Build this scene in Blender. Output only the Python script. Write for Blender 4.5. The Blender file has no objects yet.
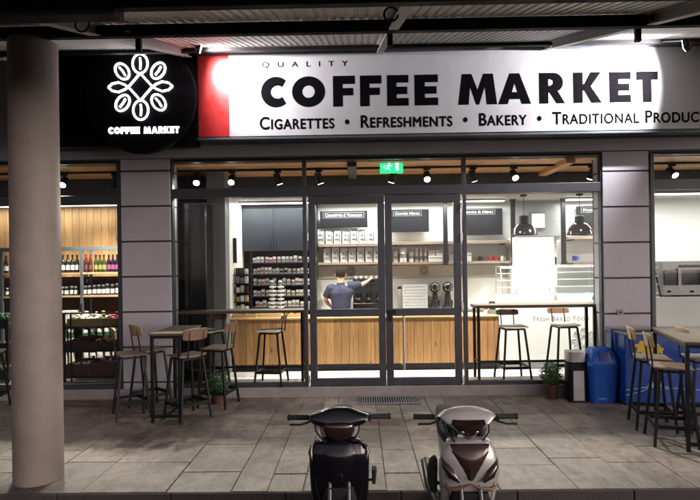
import bpy, bmesh, math, random
from mathutils import Vector, Matrix
random.seed(7)
R = math.radians
PI = math.pi
scene = bpy.context.scene
COL = scene.collection

# ------------------------------------------------------------------ camera
H = 1.95
PSI, RHO, F, CX, CY = R(0.75), R(0.8), 525.0, 350.0, 263.0
_d = Vector((-math.sin(PSI), math.cos(PSI), 0))
_r0 = Vector((math.cos(PSI), math.sin(PSI), 0))
_u0 = Vector((0, 0, 1))
_r = _r0 * math.cos(RHO) - _u0 * math.sin(RHO)
_u = _r0 * math.sin(RHO) + _u0 * math.cos(RHO)
CAM = Vector((0, 0, H))


def ray(px, py):
    return _d + _r * ((px - CX) / F) + _u * (-(py - CY) / F)


def W(px, py, Y):
    v = ray(px, py)
    return CAM + v * (Y / v.y)


def G(px, py, z=0.0):
    v = ray(px, py)
    return CAM + v * ((z - H) / v.z)


cd = bpy.data.cameras.new('camera')
cam = bpy.data.objects.new('camera', cd)
COL.objects.link(cam)
cam.matrix_world = Matrix(((_r.x, _u.x, -_d.x, 0), (_r.y, _u.y, -_d.y, 0), (_r.z, _u.z, -_d.z, H), (0, 0, 0, 1)))
cd.sensor_width = 36
cd.lens = 36 * F / 700
cd.shift_y = 13 / 700
cd.clip_start = 0.05
cd.clip_end = 500
scene.camera = cam


# ------------------------------------------------------------------ materials
def _nt(name):
    m = bpy.data.materials.new(name)
    m.use_nodes = True
    nt = m.node_tree
    return m, nt, nt.nodes['Principled BSDF']


def mat(name, col, rough=0.5, metal=0.0, spec=0.5, var=0.12, scale=6.0, bump=0.0, bscale=60.0, coat=0.0, rvar=0.12, island=0.0, emit=None, estr=0.0):
    m, nt, b = _nt(name)
    N, L = nt.nodes, nt.links
    tc = N.new('ShaderNodeTexCoord')
    nz = N.new('ShaderNodeTexNoise')
    nz.inputs['Scale'].default_value = scale
    nz.inputs['Detail'].default_value = 6
    nz.inputs['Roughness'].default_value = 0.6
    L.new(tc.outputs['Object'], nz.inputs['Vector'])
    mr = N.new('ShaderNodeMapRange')
    mr.inputs[1].default_value = 0.3
    mr.inputs[2].default_value = 0.7
    mr.inputs[3].default_value = 1 - var
    mr.inputs[4].default_value = 1 + var
    L.new(nz.outputs['Fac'], mr.inputs[0])
    val = mr.outputs[0]
    if island:
        g = N.new('ShaderNodeNewGeometry')
        m2 = N.new('ShaderNodeMapRange')
        m2.inputs[3].default_value = 1 - island
        m2.inputs[4].default_value = 1 + island
        L.new(g.outputs['Random Per Island'], m2.inputs[0])
        mu = N.new('ShaderNodeMath')
        mu.operation = 'MULTIPLY'
        L.new(val, mu.inputs[0])
        L.new(m2.outputs[0], mu.inputs[1])
        val = mu.outputs[0]
    mx = N.new('ShaderNodeVectorMath')
    mx.operation = 'SCALE'
    mx.inputs[0].default_value = col[:3]
    L.new(val, mx.inputs['Scale'])
    L.new(mx.outputs[0], b.inputs['Base Color'])
    r2 = N.new('ShaderNodeMapRange')
    r2.inputs[1].default_value = 0.3
    r2.inputs[2].default_value = 0.7
    r2.inputs[3].default_value = max(0.02, rough - rvar)
    r2.inputs[4].default_value = min(1, rough + rvar)
    L.new(nz.outputs['Fac'], r2.inputs[0])
    L.new(r2.outputs[0], b.inputs['Roughness'])
    b.inputs['Metallic'].default_value = metal
    b.inputs['Specular IOR Level'].default_value = spec
    if coat:
        b.inputs['Coat Weight'].default_value = coat
        b.inputs['Coat Roughness'].default_value = 0.08
    if bump:
        n2 = N.new('ShaderNodeTexNoise')
        n2.inputs['Scale'].default_value = bscale
        n2.inputs['Detail'].default_value = 5
        L.new(tc.outputs['Object'], n2.inputs['Vector'])
        bp = N.new('ShaderNodeBump')
        bp.inputs['Strength'].default_value = bump
        bp.inputs['Distance'].default_value = 0.01
        L.new(n2.outputs['Fac'], bp.inputs['Height'])
        L.new(bp.outputs[0], b.inputs['Normal'])
    if emit:
        b.inputs['Emission Color'].default_value = (*emit, 1)
        b.inputs['Emission Strength'].default_value = estr
    return m


def wood(name, c1, c2, axis='Z', rough=0.55, island=0.18, knots=True, gscale=1.0):
    m, nt, b = _nt(name)
    N, L = nt.nodes, nt.links
    tc = N.new('ShaderNodeTexCoord')
    g = N.new('ShaderNodeNewGeometry')
    add = N.new('ShaderNodeVectorMath')
    add.operation = 'ADD'
    sc = N.new('ShaderNodeVectorMath')
    sc.operation = 'SCALE'
    sc.inputs['Scale'].default_value = 9.0
    cb = N.new('ShaderNodeCombineXYZ')
    for k in range(3):
        L.new(g.outputs['Random Per Island'], cb.inputs[k])
    L.new(cb.outputs[0], sc.inputs[0])
    L.new(tc.outputs['Object'], add.inputs[0])
    L.new(sc.outputs[0], add.inputs[1])
    mp = N.new('ShaderNodeMapping')
    s = [14 * gscale] * 3
    s['XYZ'.index(axis)] = 1.1 * gscale
    mp.inputs['Scale'].default_value = s
    L.new(add.outputs[0], mp.inputs['Vector'])
    nz = N.new('ShaderNodeTexNoise')
    nz.inputs['Scale'].default_value = 1.6
    nz.inputs['Detail'].default_value = 8
    nz.inputs['Roughness'].default_value = 0.62
    nz.inputs['Distortion'].default_value = 1.4
    L.new(mp.outputs[0], nz.inputs['Vector'])
    cr = N.new('ShaderNodeValToRGB')
    cr.color_ramp.elements[0].position = 0.3
    cr.color_ramp.elements[0].color = (*c2, 1)
    cr.color_ramp.elements[1].position = 0.68
    cr.color_ramp.elements[1].color = (*c1, 1)
    L.new(nz.outputs['Fac'], cr.inputs[0])
    out = cr.outputs[0]
    if knots:
        vo = N.new('ShaderNodeTexVoronoi')
        vo.inputs['Scale'].default_value = 1.0
        mp2 = N.new('ShaderNodeMapping')
        s2 = [5.5] * 3
        s2['XYZ'.index(axis)] = 2.2
        mp2.inputs['Scale'].default_value = s2
        L.new(add.outputs[0], mp2.inputs['Vector'])
        L.new(mp2.outputs[0], vo.inputs['Vector'])
        kr = N.new('ShaderNodeValToRGB')
        kr.color_ramp.elements[0].position = 0.05
        kr.color_ramp.elements[0].color = (0.28, 0.2, 0.16, 1)
        kr.color_ramp.elements[1].position = 0.13
        kr.color_ramp.elements[1].color = (1, 1, 1, 1)
        L.new(vo.outputs['Distance'], kr.inputs[0])
        mk = N.new('ShaderNodeMix')
        mk.data_type = 'RGBA'
        mk.blend_type = 'MULTIPLY'
        mk.inputs[0].default_value = 0.8
        L.new(out, mk.inputs[6])
        L.new(kr.outputs[0], mk.inputs[7])
        out = mk.outputs[2]
    m2 = N.new('ShaderNodeMapRange')
    m2.inputs[3].default_value = 1 - island
    m2.inputs[4].default_value = 1 + island
    L.new(g.outputs['Random Per Island'], m2.inputs[0])
    mx = N.new('ShaderNodeVectorMath')
    mx.operation = 'SCALE'
    L.new(out, mx.inputs[0])
    L.new(m2.outputs[0], mx.inputs['Scale'])
    L.new(mx.outputs[0], b.inputs['Base Color'])
    b.inputs['Roughness'].default_value = rough
    bp = N.new('ShaderNodeBump')
    bp.inputs['Strength'].default_value = 0.25
    bp.inputs['Distance'].default_value = 0.004
    L.new(nz.outputs['Fac'], bp.inputs['Height'])
    L.new(bp.outputs[0], b.inputs['Normal'])
    return m


def emis(name, col, s):
    m, nt, b = _nt(name)
    b.inputs['Base Color'].default_value = (*[min(1, c) for c in col], 1)
    b.inputs['Emission Color'].default_value = (*col, 1)
    b.inputs['Emission Strength'].default_value = s
    b.inputs['Roughness'].default_value = 0.5
    return m


def glassm(name, tint=(0.96, 0.98, 0.97), ior=1.45, rough=0.02):
    m, nt, b = _nt(name)
    N, L = nt.nodes, nt.links
    N.remove(b)
    out = [n for n in N if n.type == 'OUTPUT_MATERIAL'][0]
    tr = N.new('ShaderNodeBsdfTransparent')
    tr.inputs[0].default_value = (*tint, 1)
    gl = N.new('ShaderNodeBsdfGlossy')
    gl.inputs['Roughness'].default_value = rough
    fr = N.new('ShaderNodeFresnel')
    fr.inputs[0].default_value = 1.22 if ior == 1.45 else 1.1
    mx = N.new('ShaderNodeMixShader')
    L.new(fr.outputs[0], mx.inputs[0])
    L.new(tr.outputs[0], mx.inputs[1])
    L.new(gl.outputs[0], mx.inputs[2])
    L.new(mx.outputs[0], out.inputs[0])
    return m


def slabmat():
    m, nt, b = _nt('stone_slab')
    N, L = nt.nodes, nt.links
    tc = N.new('ShaderNodeTexCoord')
    g = N.new('ShaderNodeNewGeometry')
    n1 = N.new('ShaderNodeTexNoise')
    n1.inputs['Scale'].default_value = 0.9
    n1.inputs['Detail'].default_value = 7
    n2 = N.new('ShaderNodeTexNoise')
    n2.inputs['Scale'].default_value = 9
    n2.inputs['Detail'].default_value = 9
    n2.inputs['Roughness'].default_value = 0.7
    mp = N.new('ShaderNodeMapping')
    mp.inputs['Scale'].default_value = (1.0, 0.45, 1)
    L.new(tc.outputs['Object'], n1.inputs['Vector'])
    L.new(tc.outputs['Object'], mp.inputs[0])
    L.new(mp.outputs[0], n2.inputs['Vector'])
    cr = N.new('ShaderNodeValToRGB')
    e = cr.color_ramp.elements
    e[0].position = 0.3
    e[0].color = (0.15, 0.125, 0.108, 1)
    e[1].position = 0.72
    e[1].color = (0.30, 0.252, 0.225, 1)
    e.new(0.5).color = (0.25, 0.212, 0.187, 1)
    L.new(n2.outputs['Fac'], cr.inputs[0])
    mr = N.new('ShaderNodeMapRange')
    mr.inputs[3].default_value = 0.8
    mr.inputs[4].default_value = 1.25
    L.new(g.outputs['Random Per Island'], mr.inputs[0])
    mr2 = N.new('ShaderNodeMapRange')
    mr2.inputs[1].default_value = 0.35
    mr2.inputs[2].default_value = 0.65
    mr2.inputs[3].default_value = 0.62
    mr2.inputs[4].default_value = 1.2
    L.new(n1.outputs['Fac'], mr2.inputs[0])
    mu = N.new('ShaderNodeMath')
    mu.operation = 'MULTIPLY'
    L.new(mr.outputs[0], mu.inputs[0])
    L.new(mr2.outputs[0], mu.inputs[1])
    sc = N.new('ShaderNodeVectorMath')
    sc.operation = 'SCALE'
    L.new(cr.outputs[0], sc.inputs[0])
    L.new(mu.outputs[0], sc.inputs['Scale'])
    n3 = N.new('ShaderNodeTexNoise')
    n3.inputs['Scale'].default_value = 3.3
    n3.inputs['Detail'].default_value = 10
    n3.inputs['Roughness'].default_value = 0.75
    n3.inputs['Distortion'].default_value = 0.8
    L.new(tc.outputs['Object'], n3.inputs['Vector'])
    st = N.new('ShaderNodeValToRGB')
    st.color_ramp.elements[0].position = 0.40
    st.color_ramp.elements[0].color = (0.52, 0.49, 0.46, 1)
    st.color_ramp.elements[1].position = 0.56
    st.color_ramp.elements[1].color = (0.92, 0.9, 0.88, 1)
    L.new(n3.outputs['Fac'], st.inputs[0])
    vo = N.new('ShaderNodeTexVoronoi')
    vo.inputs['Scale'].default_value = 2.1
    L.new(tc.outputs['Object'], vo.inputs['Vector'])
    vr = N.new('ShaderNodeValToRGB')
    vr.color_ramp.elements[0].position = 0.035
    vr.color_ramp.elements[0].color = (0.42, 0.40, 0.38, 1)
    vr.color_ramp.elements[1].position = 0.055
    vr.color_ramp.elements[1].color = (1, 1, 1, 1)
    L.new(vo.outputs['Distance'], vr.inputs[0])
    ma = N.new('ShaderNodeMix'); ma.data_type = 'RGBA'; ma.blend_type = 'MULTIPLY'; ma.inputs[0].default_value = 1
    mb_ = N.new('ShaderNodeMix'); mb_.data_type = 'RGBA'; mb_.blend_type = 'MULTIPLY'; mb_.inputs[0].default_value = .8
    L.new(sc.outputs[0], ma.inputs[6]); L.new(st.outputs[0], ma.inputs[7])
    L.new(ma.outputs[2], mb_.inputs[6]); L.new(vr.outputs[0], mb_.inputs[7])
    L.new(mb_.outputs[2], b.inputs['Base Color'])
    rr = N.new('ShaderNodeMapRange')
    rr.inputs[1].default_value = 0.3
    rr.inputs[2].default_value = 0.7
    rr.inputs[3].default_value = 0.30
    rr.inputs[4].default_value = 0.62
    L.new(n1.outputs['Fac'], rr.inputs[0])
    L.new(rr.outputs[0], b.inputs['Roughness'])
    bp = N.new('ShaderNodeBump')
    bp.inputs['Strength'].default_value = 0.9
    bp.inputs['Distance'].default_value = 0.02
    L.new(n2.outputs['Fac'], bp.inputs['Height'])
    L.new(bp.outputs[0], b.inputs['Normal'])
    return m


M = dict(
    clad=mat('purple_grey_cladding', (0.36, 0.345, 0.385), 0.45, var=0.07, scale=2.0, bump=0.05),
    groove=mat('dark_groove', (0.03, 0.028, 0.032), 0.7),
    plinth=mat('plinth_stone', (0.26, 0.235, 0.225), 0.6, var=0.14, bump=0.2),
    alu=mat('charcoal_aluminium', (0.045, 0.048, 0.058), 0.42, 0.25, var=0.06),
    alu2=mat('slate_frame', (0.10, 0.115, 0.13), 0.45, 0.2, var=0.06),
    black=mat('black_steel', (0.008, 0.008, 0.009), 0.42, 0.0, var=0.2, spec=.25),
    matte=mat('matte_black', (0.018, 0.017, 0.02), 0.6, var=0.15, spec=0.2),
    gloss=mat('gloss_black', (0.008, 0.008, 0.010), 0.14, 0.0, coat=0.6, rvar=0.04, spec=0.4),
    beam=mat('beam_paint', (0.016, 0.013, 0.014), 0.6, 0.0, var=0.25, scale=3, spec=0.2),
    roof=mat('galvanised_roof', (0.56, 0.53, 0.49), 0.5, 0.1, var=0.12, scale=2.5),
    raft=mat('pale_rafter', (0.42, 0.41, 0.38), 0.55, 0.0),
    col=mat('painted_column', (0.225, 0.19, 0.168), 0.65, var=0.17, scale=3.2, bump=0.3, bscale=25),
    signw=mat('brushed_sign_metal', (0.62, 0.60, 0.63), 0.45, 0.15, var=0.03, scale=3),
    signr=mat('red_sign_panel', (0.50, 0.022, 0.022), 0.4, 0.0, var=0.06),
    letter=mat('black_vinyl', (0.004, 0.0035, 0.005), 0.85, spec=0.03),
    lit=emis('lit_white_letter', (1.0, 0.98, 1.0), 4.0),
    steel=mat('stainless_steel', (0.5, 0.5, 0.5), 0.36, 0.85, var=0.03, rvar=.03, scale=2),
    white=mat('white_paint', (0.78, 0.77, 0.74), 0.5, var=0.03),
    wallw=mat('white_wall', (0.74, 0.74, 0.71), 0.6, var=0.03, scale=2),
    beige=mat('beige_panel', (0.42, 0.385, 0.335), 0.6, var=0.05),
    greyw=mat('grey_wall', (0.17, 0.175, 0.18), 0.6, var=0.06),
    dark=mat('dark_grey_wall', (0.065, 0.068, 0.075), 0.6, var=0.08, spec=0.25),
    cab=mat('anthracite_cabinet', (0.03, 0.035, 0.043), 0.4, var=0.06, spec=0.25),
    floor=mat('pale_floor_tile', (0.8, 0.8, 0.78), 0.35, var=0.06, scale=3),
    counter=wood('pine_counter_board', (0.47, 0.262, 0.11), (0.29, 0.14, 0.05), 'Z'),
    pine=wood('pine_wall_board', (0.46, 0.27, 0.11), (0.28, 0.14, 0.05), 'Z'),
    ceilw=wood('ceiling_slat', (0.62, 0.36, 0.18), (0.40, 0.20, 0.09), 'X', island=0.22),
    shelfw=wood('shelf_board', (0.50, 0.35, 0.20), (0.36, 0.23, 0.12), 'X', knots=False),
    greyshelf=wood('greyed_shelf_board', (0.42, 0.35, 0.28), (0.30, 0.24, 0.19), 'X', knots=False),
    seat=wood('oak_seat', (0.20, 0.142, 0.095), (0.135, 0.09, 0.058), 'X', knots=False, island=0.05),
    back=wood('pale_oak_back', (0.46, 0.33, 0.19), (0.34, 0.23, 0.125), 'X', knots=False, island=0.05),
    brownback=wood('walnut_back', (0.19, 0.115, 0.075), (0.12, 0.07, 0.045), 'X', knots=False, island=0.05),
    paleseat=wood('pale_seat', (0.66, 0.58, 0.48), (0.56, 0.48, 0.38), 'X', knots=False, island=0.05),
    ttop=wood('table_oak', (0.115, 0.082, 0.058), (0.075, 0.052, 0.036), 'Y', rough=.75, knots=False, island=0.03),
    ttop2=wood('bar_top_wood', (0.11, 0.08, 0.058), (0.07, 0.05, 0.036), 'X', knots=False, island=0.03),
    tray=wood('pale_tray_wood', (0.66, 0.46, 0.23), (0.52, 0.33, 0.15), 'X', knots=False),
    slab=slabmat(),
    mortar=mat('mortar', (0.13, 0.11, 0.096), 0.85, var=0.25, scale=12),
    kerb=mat('kerb_stone', (0.045, 0.038, 0.036), 0.75, var=0.3, scale=5, bump=0.4),
    road=mat('asphalt', (0.035, 0.033, 0.034), 0.8, var=0.3, scale=20, bump=0.6, bscale=150),
    glass=glassm('window_glass', (0.94, 0.965, 0.955)),
    cglass=glassm('case_glass', (0.965, 0.985, 0.98), 1.5),
    led=emis('led_strip', (1.0, 0.98, 0.95), 9.0),
    lens=emis('lamp_lens', (1.0, 0.96, 0.9), 25.0),
    flens=emis('flood_lens', (1.0, 0.98, 0.97), 40.0),
    screen=emis('lit_panel', (1.0, 1.0, 0.98), 2.2),
    fridgein=emis('fridge_glow', (1.0, 1.0, 0.97), 1.7),
    exitg=emis('exit_green', (0.02, 0.62, 0.25), 1.6),
    exitw=emis('exit_white', (0.8, 1.0, 0.85), 2.5),
    paper=mat('white_paper_bag', (0.6, 0.59, 0.57), 0.6, var=0.05, island=0.08),
    oven_steel=mat('oven_steel', (.26, .26, .26), .4, .7, rvar=.03, var=.04),
    glowfront=mat('white_front_added_glow', (.8, .8, .78), .5, var=.02, emit=(1, 1, .98), estr=.22),  # plain white front, no lamp; weak emission added to brighten it
    board_text=mat('board_text', (.42, .42, .42), .8),
    board_line=mat('board_line', (.16, .16, .16), .8),
    print=mat('grey_print', (0.17, 0.17, 0.18), 0.6),
    faint_print=mat('faint_print', (.5, .5, .5), .7),
    pale_print=mat('pale_print', (0.42, 0.42, 0.44), 0.6),
    greytext=mat('grey_logo', (0.08, 0.075, 0.07), 0.6),
    chalk=mat('chalk_board', (0.014, 0.015, 0.018), 0.7, var=0.2, scale=4, spec=0.08),
    skin=mat('skin', (0.52, 0.30, 0.21), 0.5, var=0.05),
    hair=mat('dark_hair', (0.012, 0.009, 0.008), 0.85, var=0.3, scale=40, bump=0.6, bscale=120, spec=0.1),
    navy=mat('navy_cotton', (0.012, 0.0145, 0.042), 0.8, var=0.1, scale=8, bump=0.25),
    trous=mat('dark_trousers', (0.03, 0.03, 0.035), 0.8),
    blue=mat('blue_plastic', (0.010, 0.085, 0.42), 0.38, var=0.08),
    dblue=mat('deep_blue_panel', (0.006, 0.035, 0.20), 0.35, var=0.1),
    lblue=mat('pale_blue_print', (0.22, 0.42, 0.62), 0.4, var=0.25, scale=9),
    yellow=mat('yellow_print', (0.55, 0.36, 0.02), 0.4, var=0.1),
    terr=mat('terracotta', (0.075, 0.03, 0.024), 0.7, var=0.15),
    leaf=mat('leaf', (0.032, 0.085, 0.022), 0.55, var=0.3, island=0.5),
    tyre=mat('rubber', (0.012, 0.012, 0.012), 0.75, bump=0.3),
    paint1=mat('black_moped_paint', (0.004, 0.004, 0.006), 0.14, 0.0, spec=.3, coat=.6, rvar=0.05),
    paint2=mat('bronze_silver_paint', (0.52, 0.50, 0.48), 0.3, 0.35, coat=0.8, rvar=0.015, var=0.02, scale=2),
    headl=mat('headlamp_lens', (0.03, 0.014, 0.013), 0.06, 0.3, coat=1.0, rvar=0.03),
    redl=mat('red_reflector', (0.16, 0.012, 0.01), 0.15, coat=0.8, rvar=0.03),
    amber=mat('amber_lens', (0.42, 0.14, 0.02), 0.15, coat=0.8, rvar=0.03),
    signblack=mat('sign_black', (.004, .004, .006), .6, spec=.12),
    brownpaint=mat('brown_gloss_paint', (.045, .022, .017), .2, .3, coat=.8, rvar=.02, var=.02),
    forkm=mat('fork_metal', (.16, .16, .16), .35, .8, rvar=.02, var=.03),
    chrome=mat('chrome', (0.6, 0.6, 0.6), 0.12, 1.0, rvar=0.04),
    red=mat('red_glaze', (0.45, 0.03, 0.03), 0.35),
    pink=mat('magenta_label', (0.22, 0.05, 0.15), 0.5),
    lime=mat('lime_label', (0.20, 0.21, 0.07), 0.5),
    olive=mat('olive_crate', (0.16, 0.13, 0.06), 0.7, var=0.2),
    brownbox=mat('dark_brown_crate', (0.055, 0.03, 0.025), 0.7, var=0.2, spec=0.2),
    green=mat('green_label', (0.04, 0.11, 0.045), 0.5),
    bottle=mat('dark_bottle_glass', (0.012, 0.014, 0.012), 0.12, coat=0.5, rvar=0.04),
    rbottle=mat('red_bottle', (0.06, 0.008, 0.008), 0.15, coat=0.5, rvar=0.04),
    gbottle=mat('green_bottle', (0.03, 0.036, 0.01), 0.15, coat=0.5, rvar=0.04),
    pbottle=mat('purple_bottle', (0.012, 0.004, 0.014), 0.15, coat=0.5, rvar=0.04),
    greypl=mat('grey_plastic', (0.22, 0.22, 0.23), 0.5),
    cream=mat('cream_carton', (0.62, 0.58, 0.50), 0.6, var=0.1, island=0.2),
)


# ------------------------------------------------------------------ mesh builder
def empty(name, loc=(0, 0, 0), rz=0.0):
    o = bpy.data.objects.new(name, None)
    COL.objects.link(o)
    o.location = loc
    o.rotation_euler = (0, 0, rz)
    o.empty_display_size = 0.1
    return o


def tag(o, label=None, cat=None, group=None, kind=None):
    if label: o['label'] = label
    if cat: o['category'] = cat
    if group: o['group'] = group
    if kind: o['kind'] = kind
    return o


def thing(name, label, cat, loc=(0, 0, 0), group=None, rz=0.0):
    return tag(empty(name, loc, rz), label, cat, group)


def rootloc(p):
    v = Vector((0, 0, 0))
    while p is not None:
        v += Vector(p.location)
        p = p.parent
    return v


class MB:
    def __init__(s):
        s.bm = bmesh.new()

    def _f(s, vs):
        try:
            return s.bm.faces.new(vs)
        except ValueError:
            return None

    def box(s, a, b):
        x0, x1 = sorted((a[0], b[0])); y0, y1 = sorted((a[1], b[1])); z0, z1 = sorted((a[2], b[2]))
        v = [s.bm.verts.new(p) for p in ((x0, y0, z0), (x1, y0, z0), (x1, y1, z0), (x0, y1, z0), (x0, y0, z1), (x1, y0, z1), (x1, y1, z1), (x0, y1, z1))]
        for f in ((3, 2, 1, 0), (4, 5, 6, 7), (0, 1, 5, 4), (1, 2, 6, 5), (2, 3, 7, 6), (3, 0, 4, 7)):
            s._f([v[i] for i in f])
        return s

    def hexa(s, pts):
        v = [s.bm.verts.new(p) for p in pts]
        for f in ((3, 2, 1, 0), (4, 5, 6, 7), (0, 1, 5, 4), (1, 2, 6, 5), (2, 3, 7, 6), (3, 0, 4, 7)):
            s._f([v[i] for i in f])
        return s

    def rings(s, rs, caps=True, closed=True):
        V = [[s.bm.verts.new(p) for p in r] for r in rs]
        n = len(V[0])
        for a, b in zip(V, V[1:]):
            for i in range(n if closed else n - 1):
                j = (i + 1) % n
                s._f([a[i], a[j], b[j], b[i]])
        if caps and closed:
            s._f(list(reversed(V[0])))
            s._f(V[-1])
        return s

    def tube(s, pts, r, seg=8, caps=True, square=False):
        pts = [Vector(p) for p in pts]
        rr = r if isinstance(r, (list, tuple)) else [r] * len(pts)
        rs = []
        prev = None
        for i, p in enumerate(pts):
            t = (pts[min(i + 1, len(pts) - 1)] - pts[max(i - 1, 0)]).normalized()
            if prev is None:
                up = Vector((0, 0, 1)) if abs(t.z) < 0.95 else Vector((0, 1, 0))
                n = t.cross(up).normalized()
            else:
                n = (prev - t * prev.dot(t)).normalized()
            prev = n
            b = t.cross(n)
            if square:
                rs.append([p + (n * a + b * c) * rr[i] for a, c in ((1, 1), (-1, 1), (-1, -1), (1, -1))])
            else:
                rs.append([p + (n * math.cos(2 * PI * k / seg) + b * math.sin(2 * PI * k / seg)) * rr[i] for k in range(seg)])
        s.rings(rs, caps)
        return s

    def bar(s, a, b, w):
        return s.tube([a, b], w / 2, square=True)

    def cyl(s, a, b, r0, r1=None, seg=20):
        return s.tube([a, b], [r0, r0 if r1 is None else r1], seg)

    def lathe(s, prof, c, seg=24, caps=True):
        c = Vector(c)
        s.rings([[c + Vector((r * math.cos(2 * PI * k / seg), r * math.sin(2 * PI * k / seg), z)) for k in range(seg)] for r, z in prof], caps)
        return s

    def prism(s, poly, y0, y1):
        a = [s.bm.verts.new((x, y0, z)) for x, z in poly]
        b = [s.bm.verts.new((x, y1, z)) for x, z in poly]
        s._f(a)
        s._f(list(reversed(b)))
        n = len(poly)
        for i in range(n):
            j = (i + 1) % n
            s._f([a[j], a[i], b[i], b[j]])
        return s

    def sphere(s, c, rx, ry=None, rz=None, u=16, v=10):
        ry = rx if ry is None else ry
        rz = rx if rz is None else rz
        g = bmesh.ops.create_uvsphere(s.bm, u_segments=u, v_segments=v, radius=1.0)
        for w in g['verts']:
            w.co = Vector((c[0] + w.co.x * rx, c[1] + w.co.y * ry, c[2] + w.co.z * rz))
        return s

    def torus(s, c, Rr, r, axis='X', seg=32, k=10):
        c = Vector(c)
        rs = []
        for i in range(seg + 1):
            a = 2 * PI * i / seg
            ring = []
            for j in range(k):
                b = 2 * PI * j / k
                q, h = (Rr + r * math.cos(b)), r * math.sin(b)
                p = {'X': (h, q * math.cos(a), q * math.sin(a)), 'Y': (q * math.cos(a), h, q * math.sin(a)), 'Z': (q * math.cos(a), q * math.sin(a), h)}[axis]
                ring.append(c + Vector(p))
            rs.append(ring)
        return s.rings(rs, caps=False)

    def loft(s, secs, seg=24, caps=True, plane='Z'):
        # secs: (centre, r1, r2, exponent); ring in XY (plane Z) or XZ (plane Y)
        rs = []
        for c, r1, r2, e in secs:
            ring = []
            for k in range(seg):
                a = 2 * PI * k / seg
                ca, sa = math.cos(a), math.sin(a)
                q1 = r1 * math.copysign(abs(ca) ** (2 / e), ca)
                q2 = r2 * math.copysign(abs(sa) ** (2 / e), sa)
                ring.append(Vector(c) + (Vector((q1, q2, 0)) if plane == 'Z' else Vector((q1, 0, q2))))
            rs.append(ring)
        return s.rings(rs, caps)

    def build(s, name, m, parent=None, smooth=False, bevel=0.0, loc=None, seg=2):
        bmesh.ops.recalc_face_normals(s.bm, faces=s.bm.faces)
        off = rootloc(parent) if parent is not None else (Vector(loc) if loc is not None else Vector((0, 0, 0)))
        bmesh.ops.translate(s.bm, verts=s.bm.verts, vec=-off)
        me = bpy.data.meshes.new(name)
        s.bm.to_mesh(me)
        s.bm.free()
        if smooth:
            for p in me.polygons:
                p.use_smooth = True
            me.set_sharp_from_angle(angle=R(40))
        o = bpy.data.objects.new(name, me)
        COL.objects.link(o)
        me.materials.append(m)
        if parent is not None:
            o.parent = parent
        elif loc is not None:
            o.location = loc
        if bevel:
            md = o.modifiers.new('bevel', 'BEVEL')
            md.width = bevel
            md.segments = seg
            md.limit_method = 'ANGLE'
        return o


def rectW(x0, y0, x1, y1, Y):
    """world x0,x1,z0,z1 of a picture rectangle standing at depth Y"""
    ym, xm = (y0 + y1) / 2, (x0 + x1) / 2
    return W(x0, ym, Y).x, W(x1, ym, Y).x, W(xm, y1, Y).z, W(xm, y0, Y).z


def pbox(mb, x0, y0, x1, y1, Y, d):
    a, b, c, e = rectW(x0, y0, x1, y1, Y)
    mb.box((a, Y, c), (b, Y + d, e))
    return mb


def children(o):
    return [c for c in COL.objects if c.parent is o]


def copy_tree(o, parent=None):
    c = o.copy()
    COL.objects.link(c)
    if parent is not None:
        c.parent = parent
    for ch in list(children(o)):
        copy_tree(ch, c)
    return c


# ---- lettering
def curve_mesh(cu):
    ob = bpy.data.objects.new('lettering_source', cu)
    COL.objects.link(ob)
    bpy.context.view_layer.update()
    dg = bpy.context.evaluated_depsgraph_get()
    me = bpy.data.meshes.new_from_object(ob.evaluated_get(dg))
    bpy.data.objects.remove(ob)
    return me


def text_curve(s, extrude=0.01, spacing=1.0, offset=0.0, small=False):
    cu = bpy.data.curves.new('text', 'FONT')
    cu.body = s
    cu.size = 1
    cu.space_character = spacing
    cu.offset = offset
    cu.extrude = 0.02
    if small:
        cu.small_caps_scale = 0.8
        for i, ch in enumerate(s):
            if ch.islower():
                cu.body_format[i].use_small_caps = True
    return cu


def fit(me, x0, x1, z0, z1, Y, d):
    vs = [v.co.copy() for v in me.vertices]
    ax, bx = min(v.x for v in vs), max(v.x for v in vs)
    ay, by = min(v.y for v in vs), max(v.y for v in vs)
    az, bz = min(v.z for v in vs), max(v.z for v in vs)
    for v, c in zip(me.vertices, vs):
        v.co = (x0 + (c.x - ax) / (bx - ax) * (x1 - x0), Y - (c.z - az) / max(1e-6, bz - az) * d, z0 + (c.y - ay) / (by - ay) * (z1 - z0))


def mesh_obj(name, me, m, parent):
    off = rootloc(parent)
    for v in me.vertices:
        v.co = v.co - off
    me.materials.clear()
    me.materials.append(m)
    o = bpy.data.objects.new(name, me)
    COL.objects.link(o)
    o.parent = parent
    return o


def lettering(s, px, Y, m, parent, d=0.004, spacing=1.0, offset=0.0, small=False, name='lettering', gap=.03, bold=0.0):
    x0, x1, z0, z1 = rectW(*px, Y)
    me = curve_mesh(text_curve(s, spacing=spacing, offset=offset, small=small))
    fit(me, x0, x1, z0, z1, Y, d)
    if bold:
        bm = bmesh.new()
        for k, (dx, dz) in enumerate(((0, 0), (bold, 0), (-bold, 0), (0, bold), (0, -bold))):
            n0 = len(bm.verts)
            bm.from_mesh(me); bm.verts.ensure_lookup_table()
            for v in bm.verts[n0:]: v.co += Vector((dx, -.00015 * k, dz))
        bm.to_mesh(me); bm.free()
    o = mesh_obj(name, me, m, parent)
    o['gap_tmp'] = gap
    return o


def arc(cx, cy, rx, ry, a0, a1, n=24):
    return [(cx + rx * math.cos(R(a0 + (a1 - a0) * i / n)), cy + ry * math.sin(R(a0 + (a1 - a0) * i / n))) for i in range(n + 1)]


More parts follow.
